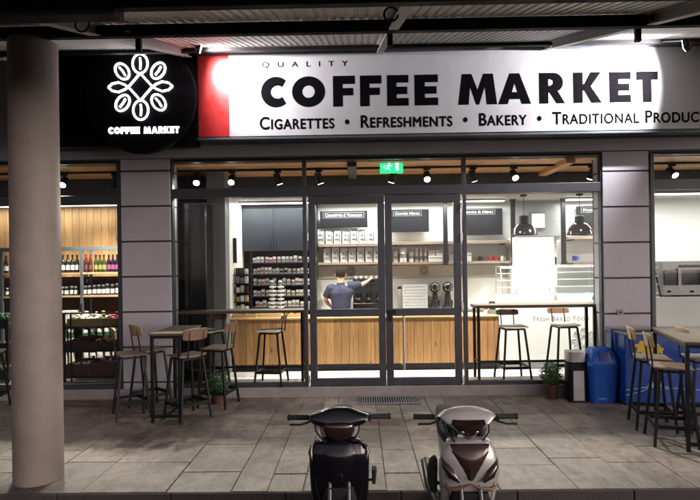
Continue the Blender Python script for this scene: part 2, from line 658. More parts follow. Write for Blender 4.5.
HEAVY = {
    'C': [arc(.5, .5, .5, .5, 48, 312, 40) + arc(.56, .5, .23, .21, 312, 48, 24)],
    'O': [arc(.5, .5, .5, .5, 0, 359, 48), arc(.5, .5, .19, .2, 0, 359, 32)],
    'F': [[(0, 0), (.44, 0), (.44, .36), (.92, .36), (.92, .6), (.44, .6), (.44, .73), (1, .73), (1, 1), (0, 1)]],
    'E': [[(0, 0), (1, 0), (1, .25), (.44, .25), (.44, .375), (.94, .375), (.94, .62), (.44, .62), (.44, .75), (1, .75), (1, 1), (0, 1)]],
    'M': [[(0, 0), (.27, 0), (.31, .58), (.46, 0), (.54, 0), (.69, .58), (.73, 0), (1, 0), (.9, 1), (.65, 1), (.5, .48), (.35, 1), (.1, 1)]],
    'A': [[(0, 0), (.29, 0), (.34, .16), (.66, .16), (.71, 0), (1, 0), (.65, 1), (.35, 1)], [(.42, .39), (.58, .39), (.5, .68)]],
    'R': [[(0, 0), (.36, 0), (.36, .36), (.39, .36), (.66, 0), (1, 0), (.72, .41)] + arc(.55, .68, .38, .32, -52, 90, 16) + [(0, 1)], [(.36, .58), (.36, .79), (.43, .79), (.53, .74), (.53, .64), (.44, .58)]],
    'K': [[(0, 0), (.34, 0), (.34, .4), (.38, .4), (.62, 0), (1, 0), (.62, .54), (.97, 1), (.6, 1), (.38, .62), (.34, .62), (.34, 1), (0, 1)]],
    'T': [[(.29, 0), (.71, 0), (.71, .72), (1, .72), (1, 1), (0, 1), (0, .72), (.29, .72)]],
}


def heavy_word(items, Y, m, parent, d=0.0008):
    cu = bpy.data.curves.new('heavy', 'CURVE')
    cu.dimensions = '2D'
    cu.fill_mode = 'BOTH'
    cu.extrude = d / 2
    for ch, x0, y0, x1, y1 in items:
        a, b, c, e = rectW(x0, y0, x1, y1, Y)
        us = [u for u, v in HEAVY[ch][0]]; u0, u1 = min(us), max(us)
        for loop in HEAVY[ch]:
            loop = [((u - u0) / (u1 - u0), v) for u, v in loop]
            sp = cu.splines.new('POLY')
            sp.points.add(len(loop) - 1)
            for p, (u, v) in zip(sp.points, loop):
                p.co = (a + u * (b - a), c + v * (e - c), 0, 1)
            sp.use_cyclic_u = True
    me = curve_mesh(cu)
    for v in me.vertices:
        v.co = (v.co.x, Y - v.co.z, v.co.y)
    return mesh_obj('lettering', me, m, parent)


def logo(mb, cx, cz, s, Y, t):
    """eight-petalled flower of coffee beans and leaves, drawn as tubes; s = half size"""
    def st(pts, closed=False):
        p = [(cx + x * s, Y, cz + z * s) for x, z in pts]
        mb.tube(p + ([p[0], p[1]] if closed else []), t, seg=6)
    def bean(bx, bz, rot, rx=.235, rz=.30):
        o, ca, sa = [], math.cos(rot), math.sin(rot)
        for k in range(20):
            a = 2 * PI * k / 20
            x, z = rx * math.cos(a), rz * math.sin(a)
            o.append((bx + x * ca - z * sa, bz + x * sa + z * ca))
        st(o, True)
        st([(bx + .6 * rz * sa, bz - .6 * rz * ca), (bx + .015 * ca, bz + .015 * sa), (bx - .6 * rz * sa, bz + .6 * rz * ca)])
    bean(0, .72, 0); bean(0, -.72, 0)
    for sx, sz in ((-1, 1), (1, 1), (-1, -1), (1, -1)):
        bean(sx * .56, sz * .49, R(35) * (1 if sx * sz < 0 else -1), .19, .27)
    for sx in (-1, 1):
        st([(sx * 1.0, 0), (sx * .88, .11), (sx * .68, .15), (sx * .48, .07), (sx * .34, -.04), (sx * .15, -.25), (0, -.43)])
        st([(sx * 1.0, 0), (sx * .88, -.11), (sx * .68, -.15), (sx * .48, -.07), (sx * .34, .04), (sx * .15, .25), (0, .43)])
    return mb


# ------------------------------------------------------------------ depths
YF = 7.72       # glazing plane
YP = 7.64       # front of the plinth and piers
ZI = 0.15       # inside floor level
YC = 8.75       # counter front
YB = 10.08      # back wall
XL, XR = -7.0, 7.2
CEIL = 3.45

# ------------------------------------------------------------------ ground
YK = 4.47
mb = MB()
xs = sorted(set([round(G(p, 489).x, 3) for p in (84, 168, 232, 268, 327, 387, 425, 500, 579, 640)]))
lo = xs[0]
while lo > -9:
    lo -= random.choice((.34, .5, .62)); xs.append(lo)
hi = max(xs)
while hi < 9:
    hi += random.choice((.34, .5, .62)); xs.append(hi)
xs = sorted(xs)
for a_, b_ in list(zip(xs, xs[1:])):
    if b_ - a_ > .42 and random.random() < .45: xs.append(a_ + (b_ - a_) * random.choice((.4, .5, .6)))
xs = sorted(xs)
g = 0.003
for a, b in zip(xs, xs[1:]):
    y = YK + 0.03 - random.uniform(0, .1)
    first = True
    while y < YP + .1:
        ln = random.choice((.34, .46, .6, .75))
        y2 = min(y + ln, YP + .1)
        ys = YK + 0.03 if first else y + g
        first = False
        if y2 - ys > .04:
            z = random.uniform(-.003, .003)
            jx = random.uniform(-.003, .003)
            mb.box((a + g + jx, ys, -.05), (b - g + jx, y2 - g, z))
        y = y2
o = mb.build('pavement', M['slab'], bevel=0.004, seg=1)
tag(o, kind='structure')
mb = MB(); mb.box((-9.6, YK + 0.03, -.12), (9.6, YP + .15, -.012))
tag(mb.build('pavement_bed', M['mortar']), kind='structure')
mb = MB()
x = -9.5
while x < 9.5:
    mb.box((x, YK, -.35), (x + .98, YK + .026, -.001))
    x += .985
tag(mb.build('kerb', M['kerb'], bevel=0.012), kind='structure')
mb = MB(); mb.box((-60, -60, -.35), (60, YK + .05, -.105))
tag(mb.build('road', M['road']), kind='structure')
mb = MB(); mb.box((-60, YK + .1, -.6), (60, 60, -.36))
tag(mb.build('ground', M['road']), kind='structure')

# ------------------------------------------------------------------ shop building
shop = thing('shop_building', 'purple grey panelled shopfront of the coffee market with lit glazed interior', 'building', (0, YP, 0))


def P(fn, name, m, parent=shop, **k):
    q = MB()
    fn(q)
    return q.build(name, m, parent, **k)


PIERS = [(122, 171), (604, 650)]
GX = {}
zp0 = 0.0
ZH = W(385, 157, YF).z            # underside of fascia / top of glazing
ZS = W(385, 386.5, YP).z          # top of plinth
# plinth
P(lambda q: q.box((XL - 2, YP, 0), (XR + 2, YP + .55, ZS)), 'plinth', M['plinth'], bevel=.006)
# piers with cladding panels
def pier(x0, x1):
    a, b = W(x0, 280, YP).x, W(x1, 280, YP).x
    pr = P(lambda q: q.box((a + .001, YP + .04, ZS), (b - .001, YP + .34, ZH + .02)), 'pier', M['groove'])
    z = ZS
    ph = .515
    def pan(q):
        zz = ZH + .02 - .0
        zt = W((x0 + x1) / 2, 171, YP).z
        levels = [ZH + .02, zt]
        while levels[-1] > ZS:
            levels.append(levels[-1] - ph)
        levels[-1] = ZS
        for t, bb in zip(levels, levels[1:]):
            q.box((a, YP, bb + .012 if bb > ZS else ZS + .001), (b, YP + .3, t - .012))
    P(pan, 'cladding_panel', M['clad'], pr, bevel=.004)
    return a, b
p1 = pier(*PIERS[0]); p2 = pier(*PIERS[1])
# fascia above
ZT = 5.25
P(lambda q: q.box((XL - 2, YP - .001, ZH + .022), (XR + 2, YP + .3, ZT)), 'fascia_wall', M['clad'], bevel=.004)


def frame_strip(q, x0, x1, z0, z1, d0=YF - .045, d1=YF + .045):
    q.box((x0, d0, z0), (x1, d1, z1))


def glazed(x0, x1, zb, zt, ztr0, ztr1, lab=None, mull=(), parent=shop, sw=.055):
    """fixed window: outer frame, transom, pane, upper pane"""
    w = MB()
    w.box((x0, YF - .05, zb), (x0 + sw, YF + .05, zt))
    w.box((x1 - sw, YF - .05, zb), (x1, YF + .05, zt))
    w.box((x0 + sw, YF - .05, zb), (x1 - sw, YF + .05, zb + .06))
    w.box((x0 + sw, YF - .05, zt - .04), (x1 - sw, YF + .05, zt))
    w.box((x0 + sw, YF - .05, ztr0), (x1 - sw, YF + .05, ztr1))
    wo = w.build('window', M['alu'], parent, bevel=.004)
    q = MB(); q.box((x0 + sw, YF - .004, zb + .06), (x1 - sw, YF + .004, ztr0)); q.build('pane', M['glass'], wo)
    q = MB(); q.box((x0 + sw, YF - .004, ztr1), (x1 - sw, YF + .004, zt - .04)); q.build('pane', M['glass'], wo)
    return wo


zA, zB = W(385, 195, YF).z, W(385, 186, YF).z   # transom bar
x170, x307, x464, x604 = W(171, 280, YF).x, W(307.5, 280, YF).x, W(463, 280, YF).x, W(604, 280, YF).x
glazed(x170, x307, ZS, ZH, zA, zB)
glazed(x464, x604, ZS, ZH, zA, zB)
# left window beyond the pier, with one mullion hidden by the column
xa, xb = W(57, 280, YF).x, W(123, 280, YF).x
zAl, zBl = W(90, 205, YF).z, W(90, 196, YF).z
glazed(W(20, 280, YF).x, xb, ZS, ZH, zAl, zBl)
glazed(XL, W(20, 280, YF).x, ZS, ZH, zAl, zBl)
glazed(W(650, 280, YF).x, W(800, 280, YF).x, ZS, ZH, zA + .01, zB + .03)
# door surround
q = MB()
q.box((x307, YF - .05, zA), (x464, YF + .05, zB))
q.box((x307, YF - .05, ZH - .04), (x464, YF + .05, ZH))
ts = q.build('door_frame', M['alu'], shop, bevel=.004)
q = MB(); q.box((x307, YF - .004, zB), (x464, YF + .004, ZH - .04)); q.build('pane', M['glass'], ts)
# two leaves
xm = W(385.5, 290, YF).x
def leaf(x0, x1, hinge_left):
    z0, z1 = ZS + .012, zA - .006
    sw, br, tr = .10, .10, .12
    zm0, zm1 = W(385, 316, YF).z, W(385, 308.5, YF).z
    q = MB()
    q.box((x0, YF - .04, z0), (x0 + sw, YF + .04, z1))
    q.box((x1 - sw, YF - .04, z0), (x1, YF + .04, z1))
    q.box((x0 + sw, YF - .04, z0), (x1 - sw, YF + .04, z0 + br))
    q.box((x0 + sw, YF - .04, z1 - tr), (x1 - sw, YF + .04, z1))
    q.box((x0 + sw, YF - .04, zm0), (x1 - sw, YF + .04, zm1))
    d = q.build('door', M['alu'], shop, bevel=.005)
    for a, b in ((z0 + br, zm0), (zm1, z1 - tr)):
        q = MB(); q.box((x0 + sw, YF - .004, a), (x1 - sw, YF + .004, b)); q.build('pane', M['glass'], d)
    hx = x0 - .012 if hinge_left else x1 + .012
    for hy in (207, 237, 306, 378):
        c = W(310 if hinge_left else 462, hy, YF)
        q = MB(); q.cyl((hx, YF - .062, c.z - .055), (hx, YF - .062, c.z + .055), .011, seg=10); q.build('hinge', M['steel'], d, smooth=True)
    return d
dl = leaf(x307 + .03, xm - .004, True)
dr = leaf(xm + .004, x464 - .03, False)
# pull bar seen through the right leaf, inside-outside bar and lock
q = MB()
hb = W(404, 345, YF - .09)
q.cyl((hb.x, YF - .10, W(404, 370, YF - .1).z), (hb.x, YF - .10, W(404, 316, YF - .1).z), .016, seg=12)
for zz in (365, 322):
    z = W(404, zz, YF - .1).z
    q.cyl((hb.x, YF - .10, z), (hb.x - .03, YF - .02, z), .008, seg=8)
q.build('handle', M['steel'], dr, smooth=True)
q = MB()
pbox(q, 388, 310, 396, 314, YF - .075, .03); pbox(q, 389, 313, 392, 321, YF - .07, .025)
q.build('lock', M['black'], dr, bevel=.003)
# interior shell
# side, back and bulkhead walls
def shell():
    P(lambda q: q.box((XL - .2, YB, ZI), (W(238, 250, YB).x, YB + .2, CEIL + .3)), 'rear_wall', M['dark'])
    P(lambda q: q.box((W(238, 250, YB).x, YB, ZI), (XR, YB + .2, CEIL + .3)), 'rear_wall', M['wallw'])
    P(lambda q: q.box((XL - .2, YF - .04, ZI), (XL, YB, CEIL + .3)), 'side_wall', M['greyw'])
    P(lambda q: q.box((XR, YF - .04, ZI), (XR + .2, YB, CEIL + .3)), 'side_wall', M['wallw'])
shell()
q = MB(); q.box((XL, YP + .4, .0), (XR, YB + .2, ZI - .02))
tag(q.build('floor_base', M['mortar']), kind='structure')
q = MB()
tx = XL
while tx < XR:
    ty = YP + .552
    while ty < YB:
        q.box((tx + .001, ty + .001, ZI - .02), (min(tx + .6, XR) - .001, min(ty + .6, YB) - .001, ZI))
        ty += .6
    tx += .6
tag(q.build('floor', M['floor'], bevel=.002, seg=1), kind='structure')
# ceiling slats
q = MB()
y = YF + .06
while y < 8.98:
    x = XL - random.uniform(0, 1.2)
    while x < XR:
        ln = random.uniform(1.8, 2.8)
        q.box((max(x, XL) + .001, y, CEIL - .0), (min(x + ln, XR) - .001, y + .112, CEIL + .02))
        x += ln
    y += .118
tag(q.build('ceiling', M['ceilw'], bevel=.003, seg=1), kind='structure')
q = MB(); q.box((XL - .2, YF - .05, CEIL + .03), (XR + .2, YB + .2, CEIL + .12))
q.build('roof_slab', M['dark'], shop)
# lowered bulkhead over the counter
BZ = W(385, 196, 8.98).z
q = MB(); q.box((XL, 8.98, BZ + .012), (XR, YB, CEIL + .02)); q.build('bulkhead', M['dark'], shop, bevel=.004)
q = MB(); q.box((XL, 8.985, BZ), (XR, YB, BZ + .012)); q.build('soffit', M['beige'], shop)
# ceiling cross beam seen through the right upper glass
for px in (352, 560):
    a = W(px, 165, 8.2)
    q = MB(); q.box((a.x - .07, YF + .07, CEIL - .07), (a.x + .07, 8.97, CEIL - .002)); q.build('ceiling_beam', M['ceilw'] if px > 500 else M['dark'], shop, bevel=.004)

# ---- left part of the interior: pine wall, dark tall cabinet, grey wall
YLW = 9.62
q = MB()
x = XL + .01
xe = W(172, 220, YLW).x
while x < xe:
    wd = .135
    q.box((x + .002, YLW - .02, ZI), (x + wd - .002, YLW, W(90, 204, YLW).z)); x += wd
q.build('pine_panelling', M['pine'], shop, bevel=.003, seg=1)
q = MB(); q.box((XL, YLW, ZI), (xe + .1, YLW + .1, CEIL)); q.build('partition_wall', M['dark'], shop)
q = MB(); q.box((xe - .02, 8.6, ZI), (xe + .06, YLW + .1, CEIL)); q.build('partition_wall', M['greyw'], shop)

cabn = thing('tall_cabinet', 'tall glossy black cabinet just inside the glass beside the left pier', 'cabinet', (W(190, 380, 8.05).x, 8.1, ZI))
a, b, c, e = rectW(168, 203, 207, 376, 8.12)
q = MB(); q.box((a, 8.12, ZI + .06), (b, 8.6, e)); q.build('carcass', M['gloss'], cabn, bevel=.006)
q = MB(); q.box((a, 8.14, ZI), (b, 8.58, ZI + .06)); q.build('kick_board', M['matte'], cabn)
q = MB(); zz = W(190, 246, 8.1).z
q.box((a + .01, 8.105, zz + .01), (b - .01, 8.119, e - .01)); q.box((a + .01, 8.105, ZI + .08), (b - .01, 8.119, zz - .01)); q.build('door', M['gloss'], cabn, bevel=.003)
a, b, c, e = rectW(207.5, 198, 226, 376, 8.5)
q = MB(); q.box((a, 8.5, ZI), (b, 9.0, CEIL)); q.build('partition_wall', M['greyw'], shop, bevel=.004)
a, b, c, e = rectW(226, 199, 237, 310, 8.75)
q = MB(); q.box((a + .003, 8.75, ZI), (a + .06, 9.9, BZ)); q.build('partition_wall', M['white'], shop, bevel=.003)
nic = thing('wall_handset', 'dark narrow handset fixed to the white end panel left of the dark cabinets', 'handset', (a + .07, 9.0, W(233, 265, 9.0).z))
q = MB(); pbox(q, 232, 238, 236.5, 263, 9.0, .03); q.build('handset_body', M['matte'], nic, bevel=.006)

# ------------------------------------------------------------------ canopy
can = thing('canopy', 'dark steel canopy with corrugated metal sheet roof over the pavement', 'canopy', (0, 5.5, 4.4))
YB2, SL = 4.72, 0.318
ZB2 = W(350, 20.5, YB2).z
def zr(y): return ZB2 + SL * (y - YB2)
q = MB()
prof = []
x = -10.0
while x < 10:
    prof += [(x, 0), (x + .045, 0), (x + .053, .014), (x + .075, .014)]
    x += .083
Y0c, Y1c = 2.75, 7.63
q.rings([[(x, Y, zr(Y) + h + .004) for x, h in prof] for Y in (Y0c, Y1c)], closed=False)
ro = q.build('roof_sheet', M['roof'], can)
md = ro.modifiers.new('solid', 'SOLIDIFY'); md.thickness = .002; md.offset = 1
def beam(Y, h=.115, w=.06, x0=-9.5, x1=9.5):
    z = zr(Y - w / 2)
    q = MB(); q.box((x0, Y - w / 2, z - h), (x1, Y + w / 2, z)); q.build('beam', M['beam'], can, bevel=.004)
beam(YB2, .105); beam(3.22, .115); beam(7.02, .05, .06); 
for px, py in ((112, 22), (391, 36), (632, 12), (-150, 20), (860, 20)):
    c = W(px, py, 5.0)
    for ya, yb in ((3.27, YB2 - .05), (YB2 + .05, 6.99), (7.055, 7.6)):
        q = MB()
        for dx, z0, z1 in ((.045, -.10, -.088), (.006, -.088, -.012), (.045, -.012, -.002)):
            q.hexa([(c.x - dx, ya, zr(ya) + z0), (c.x + dx, ya, zr(ya) + z0), (c.x + dx, yb, zr(yb) + z0), (c.x - dx, yb, zr(yb) + z0),
                    (c.x - dx, ya, zr(ya) + z1), (c.x + dx, ya, zr(ya) + z1), (c.x + dx, yb, zr(yb) + z1), (c.x - dx, yb, zr(yb) + z1)])
        q.build('rafter', M['raft'], can)
# hangers just behind beam two
for px in (139, 389, 636):
    c = W(px, 30, YB2 + .12)
    q = MB(); q.box((c.x - .02, YB2 - .15, zr(YB2) - .12), (c.x + .02, YB2 - .11, zr(YB2 - .2) - .0)); q.box((c.x - .02, YB2 + .08, zr(YB2) - .2), (c.x + .03, YB2 + .12, zr(YB2 + .1) - .001))
    q.build('bracket', M['beam'], can, bevel=.003)
for px, py, lab in ((82, 25, 'dark metal ring hanging under the canopy roof near the left column'), (391, 14.5, 'dark metal ring hanging under the canopy roof above the middle of the big sign')):
    yr_ = 3.8
    c = W(px, py, yr_)
    t = thing('metal_ring', lab, 'ring', (c.x, yr_, c.z), group='rings under the canopy roof')
    q = MB(); q.torus((c.x, yr_, c.z), .05, .0075, 'Y'); q.build('ring', M['matte'], t, smooth=True)
    q = MB(); q.box((c.x - .016, yr_ - .012, c.z + .044), (c.x + .016, yr_ + .012, zr(yr_) + .002)); q.build('clamp', M['matte'], t, bevel=.003)
# rolled awning box, top left
aw = thing('awning_box', 'long black rolled-up awning box hanging in the top left corner', 'awning', (W(60, 8, 3.2).x, 3.2, W(60, 16, 3.2).z))
a, b, c, e = rectW(-90, -22, 113, 15.5, 3.2)
q = MB(); q.box((a, 3.2, c), (b, 3.32, e)); q.build('cassette', M['matte'], aw, bevel=.01)
q = MB(); q.box((b - .004, 3.19, c - .004), (b + .012, 3.33, e)); q.build('end_cap', M['black'], aw, bevel=.004)
q = MB(); q.box((a + .3, 3.24, e - .01), (a + .36, 3.28, zr(3.24))); q.box((b - .2, 3.24, e - .01), (b - .14, 3.28, zr(3.24))); q.build('bracket', M['black'], aw)

# column
cb = G(38.5, 488)
YCOL = cb.y + .215
cc = W(33, 200, YCOL)
colm = thing('column', 'thick round plastered column in the left foreground carrying the canopy', 'column', (cc.x + .02, YCOL, 0))
zt = zr(YB2) - .11
cx = cc.x + .02
q = MB(); q.lathe([(.207, .0), (.208, 1.5), (.206, 3.0), (.205, zt)], (cx, YCOL, 0), 64)
q.build('shaft', M['col'], colm, smooth=True)
# ------------------------------------------------------------------ signs
YS = 7.3
big = thing('shop_sign', 'long brushed white sign reading QUALITY COFFEE MARKET with red end panel', 'sign', (0, YS, 3.8))
sx0, sx1 = W(197, 95, YS).x, W(760, 95, YS).x
zt0, zb0 = W(350, 49.5, YS).z, W(350, 138, YS).z
q = MB(); q.box((sx0, YS + .012, zb0), (sx1, YS + .2, zt0)); q.build('sign_box', M['alu'], big, bevel=.004)
q = MB(); q.box((W(229, 95, YS).x, YS, zb0 + .05), (sx1 - .03, YS + .01, zt0 - .05)); q.build('white_face', M['signw'], big)
q = MB(); q.box((sx0 + .02, YS, zb0 + .05), (W(229, 95, YS).x - .003, YS + .01, zt0 - .05)); q.build('red_panel', M['signr'], big)
q = MB()
for z0, z1 in ((zt0 - .048, zt0), (zb0, zb0 + .03)):
    q.box((sx0, YS - .02, z0), (sx1, YS + .011, z1))
q.build('trim', M['alu2'], big, bevel=.003)
it = []
for ch, x0, x1 in (('C', 261, 286), ('O', 292, 325), ('F', 333, 355), ('F', 360, 381.5), ('E', 387, 408.5), ('E', 414.5, 438), ('M', 458, 497), ('A', 498, 531), ('R', 539, 565), ('K', 573, 602), ('E', 609, 631), ('T', 636, 658)):
    yo = -0.0145 * ((x0 + x1) / 2 - 350)
    it.append((ch, x0, 75.8 + yo, x1, 106.5 + yo))
heavy_word(it[:6], YS - .0014, M['letter'], big)
heavy_word(it[6:], YS - .0014, M['letter'], big)
lettering('QUALITY', (262, 61.5, 348, 67.8), YS - .0012, M['letter'], big, d=.0008, gap=.002, offset=.012, spacing=2.6)
lettering('Cigarettes  •  Refreshments  •  Bakery  •  Traditional Products', (260, 113.3, 713, 125.6), YS - .0012, M['letter'], big, d=.0008, gap=.04, spacing=1.08, offset=0.0, bold=.0055, small=True)
for k in range(8):
    xx = sx0 + .35 + k * 1.0
    for yy in (YP - .03,):
        q = MB(); q.box((xx, YS + .2, zb0 + .1), (xx + .04, YP + .0, zb0 + .14)); q.box((xx, YS + .2, zt0 - .2), (xx + .04, YP + .0, zt0 - .16)); q.build('bracket', M['beam'], big)

blk = thing('logo_sign', 'black sign with glowing white bean flower logo in a round disc', 'sign', (W(120, 100, YS).x, YS, 3.8))
a, b, c, e = rectW(47.5, 51, 196, 146, YS)
q = MB(); q.box((a, YS + .02, c), (b - .004, YS + .2, e)); q.build('sign_box', M['signblack'], blk, bevel=.006)
dc = W(140.5, 97, YS - .08)
rad = .775
q = MB()
q.rings([[(dc.x + (rad - s) * math.cos(2 * PI * k / 96), y, dc.z + (rad - s) * math.sin(2 * PI * k / 96)) for k in range(96)] for y, s in ((YS + .018, 0), (YS - .07, 0), (YS - .08, .01))])
q.build('disc', M['signblack'], blk, smooth=True)
q = MB(); logo(q, W(140.5, 87, YS - .09).x, W(140.5, 87, YS - .09).z, .445, YS - .094, .0155)
q.build('logo', M['lit'], blk, smooth=True)
lw_, cur_ = [], 108.3
for ch in 'COFFEE MARKET':
    w_ = {'O': 6.0, 'C': 5.0, 'M': 7.0, 'A': 6.2, ' ': 3.2, 'K': 5.2, 'R': 4.8}.get(ch, 4.2)
    if ch != ' ': lw_.append((ch, cur_, 126.9 - .0145 * (cur_ - 140), cur_ + w_, 133.6 - .0145 * (cur_ - 140)))
    cur_ += w_ + (.75 if ch != ' ' else 0)
heavy_word(lw_[:6], YS - .084, M['lit'], blk, d=.012)
heavy_word(lw_[6:], YS - .084, M['lit'], blk, d=.012)
q = MB()
for sx in (70, 160):
    c0 = W(sx, 45, YS + .1)
    q.box((c0.x - .03, YS + .06, e - .002), (c0.x + .03, YS + .1, zr(YS) - .0))
q.build('bracket', M['beam'], blk)

# conduit along the sign top
cnd = thing('cable_conduit', 'thin pale conduit running along the top of the long sign', 'conduit', (0, YS - .03, zt0 + .04))
q = MB()
q.tube([(W(205, 50, YS).x, YS - .03, zt0 + .035), (W(300, 47, YS).x, YS - .03, zt0 + .03), (W(460, 44, YS).x, YS - .03, zt0 + .034), (W(620, 40, YS).x, YS - .03, zt0 + .03), (W(740, 38, YS).x, YS - .03, zt0 + .034)], .013, seg=8)
q.build('pipe', M['raft'], cnd, smooth=True)
for px in (276, 347, 405, 503, 576, 650):
    c0 = W(px, 45, YS)
    q = MB(); q.box((c0.x - .018, YS - .048, zt0 - .001), (c0.x + .018, YS - .012, zt0 + .05)); q.build('clip', M['steel'], cnd, bevel=.003)
jb = thing('junction_box', 'small white electrical box on top of the long sign near its right end', 'junction box', (W(624, 41, YS).x, YS - .05, zt0))
q = MB(); c0 = W(624, 40, YS); q.box((c0.x - .07, YS - .08, zt0 + .004), (c0.x + .07, YS - .05, zt0 + .075)); q.build('box_body', M['white'], jb, bevel=.006)
q = MB(); q.cyl((c0.x - .03, YS - .09, zt0 + .04), (c0.x - .03, YS - .079, zt0 + .04), .018, seg=12); q.build('knockout', M['matte'], jb)


def flood(name_lab, px, py, Yl, aim, power, size, blend, rad=.03):
    p = W(px, py, Yl)
    t = thing('floodlight', name_lab, 'lamp', p, group='floodlights over the sign')
    d = (Vector(aim) - p).normalized()
    side = d.cross(Vector((0, 0, 1))).normalized(); up = side.cross(d)
    def rc(o, w, h):
        return [o + side * a * w + up * b * h for a, b in ((-1, -1), (1, -1), (1, 1), (-1, 1))]
    q = MB(); q.rings([rc(p - d * .07, .05, .03), rc(p - d * .05, .075, .055), rc(p, .08, .06)]); q.build('housing', M['black'], t, bevel=.004)
    q = MB(); q.rings([rc(p + d * .001, .07, .05), rc(p + d * .004, .07, .05)]); q.build('lens', M['flens'], t)
    q = MB(); q.tube([p - d * .06, p - d * .06 + Vector((0, .05, .06)), Vector((p.x, YS + .0, zt0 + .02))], .010, seg=8); q.build('arm', M['black'], t, smooth=True)
    ld = bpy.data.lights.new('flood_lamp', 'SPOT'); ld.energy = power; ld.spot_size = size; ld.spot_blend = blend; ld.shadow_soft_size = rad; ld.color = (1, .97, .98)
    lo_ = bpy.data.objects.new('flood_lamp', ld); COL.objects.link(lo_)
    lo_.location = p + d * .02; lo_.rotation_euler = d.to_track_quat('-Z', 'Y').to_euler()
    return t
flood('small black floodlight over the red panel beside the round logo', 201, 48, YS - .5, W(320, 95, YS), 310, R(170), 1.0)
flood('floodlight at the right end of the long sign flooding the last letters', 684, 46, YS - .8, W(585, 82, YS), 520, R(127), .45)

# ------------------------------------------------------------------ seats and tables
def make_stool(label, group, sm, bm_, h=.80, bh=.285, w=.19):
    """faces +y; origin on the floor under the seat"""
    t = thing('bar_stool', label, 'bar stool', (0, 0, 0), group)
    # curved seat
    q = MB()
    n = 9
    rs = []
    for i in range(n):
        u = -1 + 2 * i / (n - 1)
        zc = h + .012 * u * u
        hw = .19 * (1 - .12 * u ** 6)
        rs.append([(u * w, -hw + .02, zc - .011), (u * w, hw, zc - .014), (u * w, hw + .004, zc + .002), (u * w, -hw + .02, zc + .011)])
    q.rings(rs)
    q.build('seat', sm, t, bevel=.004)
    # backrest: curved plywood plate on two rods
    q = MB()
    rs = []
    for i in range(11):
        u = -1 + 2 * i / 10
        yb = -.225 + .035 * u * u
        hh = (.075 if bh > .25 else .045) * (1 - .25 * abs(u) ** 5)
        zc = h + bh
        rs.append([(u * .175, yb, zc - hh), (u * .175, yb + .012, zc - hh), (u * .175, yb - .013, zc + hh), (u * .175, yb - .025, zc + hh)])
    q.rings(rs)
    q.build('backrest', bm_, t, bevel=.004)
    q = MB()
    for s in (-1, 1):
        q.tube([(s * .10, -.12, h - .02), (s * .10, -.185, h - .005), (s * .10, -.195, h + .10), (s * .10, -.225, h + bh + .03)], .009, seg=8)
    q.build('back_rod', M['black'], t, smooth=True)
    q = MB()
    for a, b in (((-.14, -.13), (.14, -.13)), ((.14, -.13), (.14, .13)), ((.14, .13), (-.14, .13)), ((-.14, .13), (-.14, -.13))):
        q.bar((a[0], a[1], h - .03), (b[0], b[1], h - .03), .022)
    q.build('seat_frame', M['black'], t)
    fr = .205
    def leg_at(sx, sy, z):
        k = 1 - z / h
        return Vector((sx * (.14 + .075 * k), sy * (.13 + .075 * k), z))
    for sx in (-1, 1):
        for sy in (-1, 1):
            q = MB(); q.bar(leg_at(sx, sy, 0), leg_at(sx, sy, h - .03), .027); q.build('leg', M['black'], t, bevel=.002, seg=1)
    q = MB()
    c = [(-1, -1), (1, -1), (1, 1), (-1, 1)]
    for i in range(4):
        a, b = leg_at(*c[i], fr), leg_at(*c[(i + 1) % 4], fr)
        d = (b - a).normalized() * .014
        lo_, hi_ = Vector((0, 0, -.02)), Vector((0, 0, .02))
        nrm = d.cross(Vector((0, 0, 1))).normalized() * .008
        a, b = a + d, b - d
        q.hexa([a + lo_ - nrm, a + lo_ + nrm, b + lo_ + nrm, b + lo_ - nrm, a + hi_ - nrm, a + hi_ + nrm, b + hi_ + nrm, b + hi_ - nrm])
    q.build('footrest', M['black'], t)
    return t


def place(t, px, py, z, rz, floor=0.0):
    c = G(px, py, z + floor)
    t.location = (c.x, c.y, floor)
    t.rotation_euler = (0, 0, rz)


GO = 'outdoor bar stools round the tall tables'
st = make_stool('oak bar stool outermost on the left side of the left tall table', GO, M['seat'], M['back'])
place(st, 131, 354, .80, R(-60))
def stool(lab, px, py, deg, grp=GO, src=st, floor=0.0):
    s_ = copy_tree(src)
    s_['label'] = lab; s_['group'] = grp
    place(s_, px, py, .80, R(deg), floor)
    return s_
stool('oak bar stool with its backrest turned to the grey pier, behind the left table', 150, 349.5, -42)
stB = make_stool('bar stool with dark brown curved backrest close to the right side of the left table', GO, M['seat'], M['brownback'])
place(stB, 187, 355, .80, R(50))
stool('dark backed bar stool nearest the potted plant right of the left table', 218, 347.5, 78, src=stB)
stool('oak bar stool left of the right tall table, its back against the blue freezer', 651, 357.5, -106)
stool('front oak bar stool beside the right tall table', 670, 366.5, -106)
stool('bar stool partly out of the picture behind the right table leg', 702, 358, -100)
stool('bar stool cut off by the left edge of the picture beyond the column', -14, 352, -80)

GI = 'indoor bar stools behind the window bars'
si = make_stool('pale seated stool left of two behind the right window bar', GI, M['paleseat'], M['brownback'], bh=.20)
place(si, 512, 326.5, .80, PI + R(4), ZI)
stool('pale seated stool right of two behind the right window bar, near the printed flower', 564, 324.5, 184, GI, si, ZI)
stool('pale round-edged stool in front of the wooden counter behind the left window bar', 271, 330.5, 84, GI, si, ZI)
stool('pale stool half hidden by the left outdoor chairs, in front of the dark cabinet', 209, 331, 150, GI, si, ZI)


